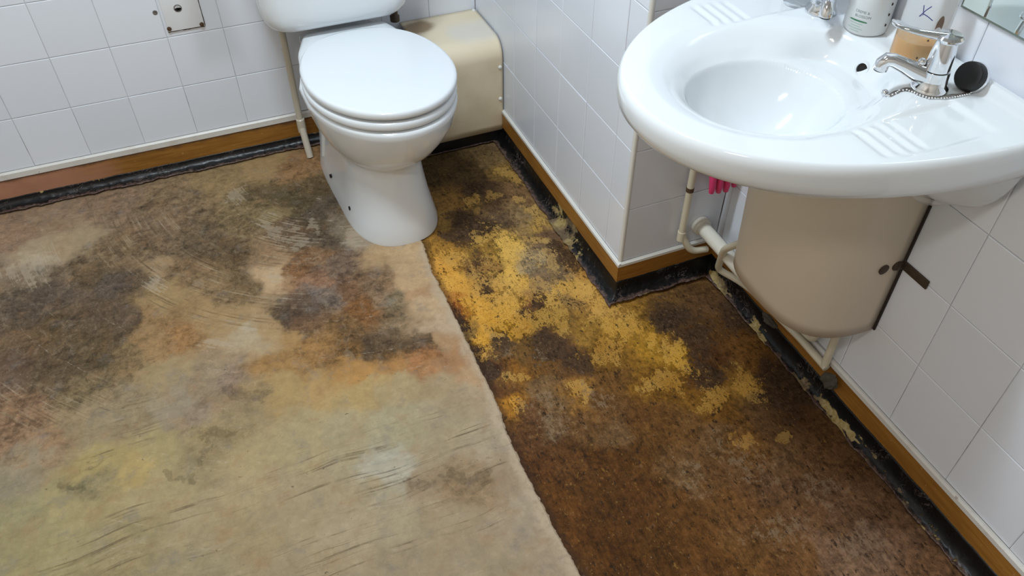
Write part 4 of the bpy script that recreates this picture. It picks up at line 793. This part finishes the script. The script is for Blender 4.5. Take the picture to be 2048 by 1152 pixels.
# ------------------------------------------------------------------ pipes
wp = empty('waste_pipe', (.2214, -1.08, .163), label='white waste pipe coming out of the tiled return wall behind the basin cover', cat='pipe')
adopt(wp, MB().tube([(.2214, -L+.002, .165), (.2214, -1.235, .162)], .0178, 24).build('pipe', M_waste))
adopt(wp, MB().lathe([(.018, 0), (.0245, 0), (.0250, .004), (.0245, .014), (.021, .018), (.018, .018)], seg=28, M=Matrix.Translation((.2214, -L-.0005, .165)) @ Matrix.Rotation(PI/2, 4, 'X')).build('collar', M_waste))
pa = empty('water_pipe', (.157, -1.02, .3), label='thin cream painted water pipe running upright down the tiled return wall', cat='pipe')
adopt(pa, MB().tube([(.157, -1.0195, .66), (.157, -1.0195, .165), (.186, -1.031, .110), (.236, -1.030, .100)], .0088, 16, .022).build('pipe', M_pipe))
for z0, z1 in ((.300, .312),): adopt(pa, MB().lathe([(.0089, z0), (.0094, z0), (.0094, z1), (.0089, z1)], (.157, -1.0195, 0), 16).build('bare_patch', M_rust))
adopt(pa, MB().lathe([(.0089, .385), (.0104, .385), (.0104, .41), (.0089, .41)], (.157, -1.0195, 0), 16).build('coupling', M_pipe))
adopt(pa, MB().lathe([(.0089, .150), (.0104, .150), (.0104, .176), (.0089, .176)], (.157, -1.0195, 0), 16).build('coupling', M_pipe))
pb = empty('water_pipe', (.255, -1.3, .1), label='cream water pipe along the black skirting below the basin cover, lower of the two', cat='pipe')
adopt(pb, MB().tube([(.180, -1.215, .290), (.194, -1.141, .204), (.232, -1.092, .085), (.2600, -1.135, .078), (.2610, -1.19, .093), (.2610, -1.38, .107), (.2610, -1.474, .104)], .0088, 16, .022).build('pipe', M_pipe))
adopt(pb, MB().tube([(.2610, -1.4665, .104), (.2610, -1.4635, .33)], .0088, 16).build('riser', M_pipe))
pc = empty('water_pipe', (.255, -1.4, .13), label='short cream water pipe with an elbow under the basin cover, upper of the two', cat='pipe')
adopt(pc, MB().tube([(.2655, -1.19, .128), (.2655, -1.335, .1265), (.2655, -1.412, .128), (.2655, -1.424, .34)], .0085, 16, .02).build('pipe', M_pipe))

# dirt lumps on the pipe and skirting
def lump(c, sc, rot, seed, label):
    bm = bmesh.new(); bmesh.ops.create_icosphere(bm, subdivisions=4, radius=1); V = []
    for v in bm.verts:
        k = 1+1.1*(float(fbm(np.array([v.co.x*2.1+9]), np.array([v.co.y*2.1+v.co.z*1.6+5]), seed, 4)[0])-.5); p = v.co*k
        V.append(Euler(rot).to_matrix() @ Vector((p.x*sc[0], p.y*sc[1], p.z*sc[2]))+Vector(c))
    bm.verts.index_update(); F = [[v.index for v in f.verts] for f in bm.faces]; bm.free()
    o = mk('dirt_lump', V, F, M_lump, label=label, cat='dirt'); return o
lump((.2480, -1.290, .082), (.0095, .023, .010), (.35, 0, .35), 3, 'dark grey lump of dirt stuck on the lower pipe below the basin cover')
lump((.2540, -1.497, .090), (.010, .019, .018), (0, .3, .2), 6, 'dark grey lump of dirt on the wooden skirting at the pipe end')

# pink rubber glove tucked behind the upright pipe
gl = empty('rubber_glove', (.235, -1.04, .42), label='pink rubber glove tucked under the basin beside the cover, fingers hanging down', cat='glove')
mb = MB()
R = []
for z, wx_, wy_ in ((.56, .030, .010), (.50, .034, .012), (.44, .040, .013), (.385, .042, .013), (.350, .042, .012), (.335, .040, .009)):
    R.append([(.238+wx_*math.cos(2*PI*k/28)+.003*math.sin(k*1.3+z*40), -1.034+wy_*math.sin(2*PI*k/28)+.002*math.sin(k*2.1), z) for k in range(28)])
mb.loft(R); adopt(gl, mb.build('palm', M_pink))
for i, (x, ln, r) in enumerate(((.203, .036, .0085), (.223, .040, .009), (.244, .043, .009), (.265, .034, .008))):
    adopt(gl, MB().tube([(x, -1.034, .350), (x+.001, -1.036, .335), (x+.002, -1.039, .330-ln*.6), (x+.003, -1.038, .327-ln*.9), (x+.003, -1.038, .327-ln)], [r*.9, r, r*.95, r*.75, r*.25], 14).build('finger', M_pink))
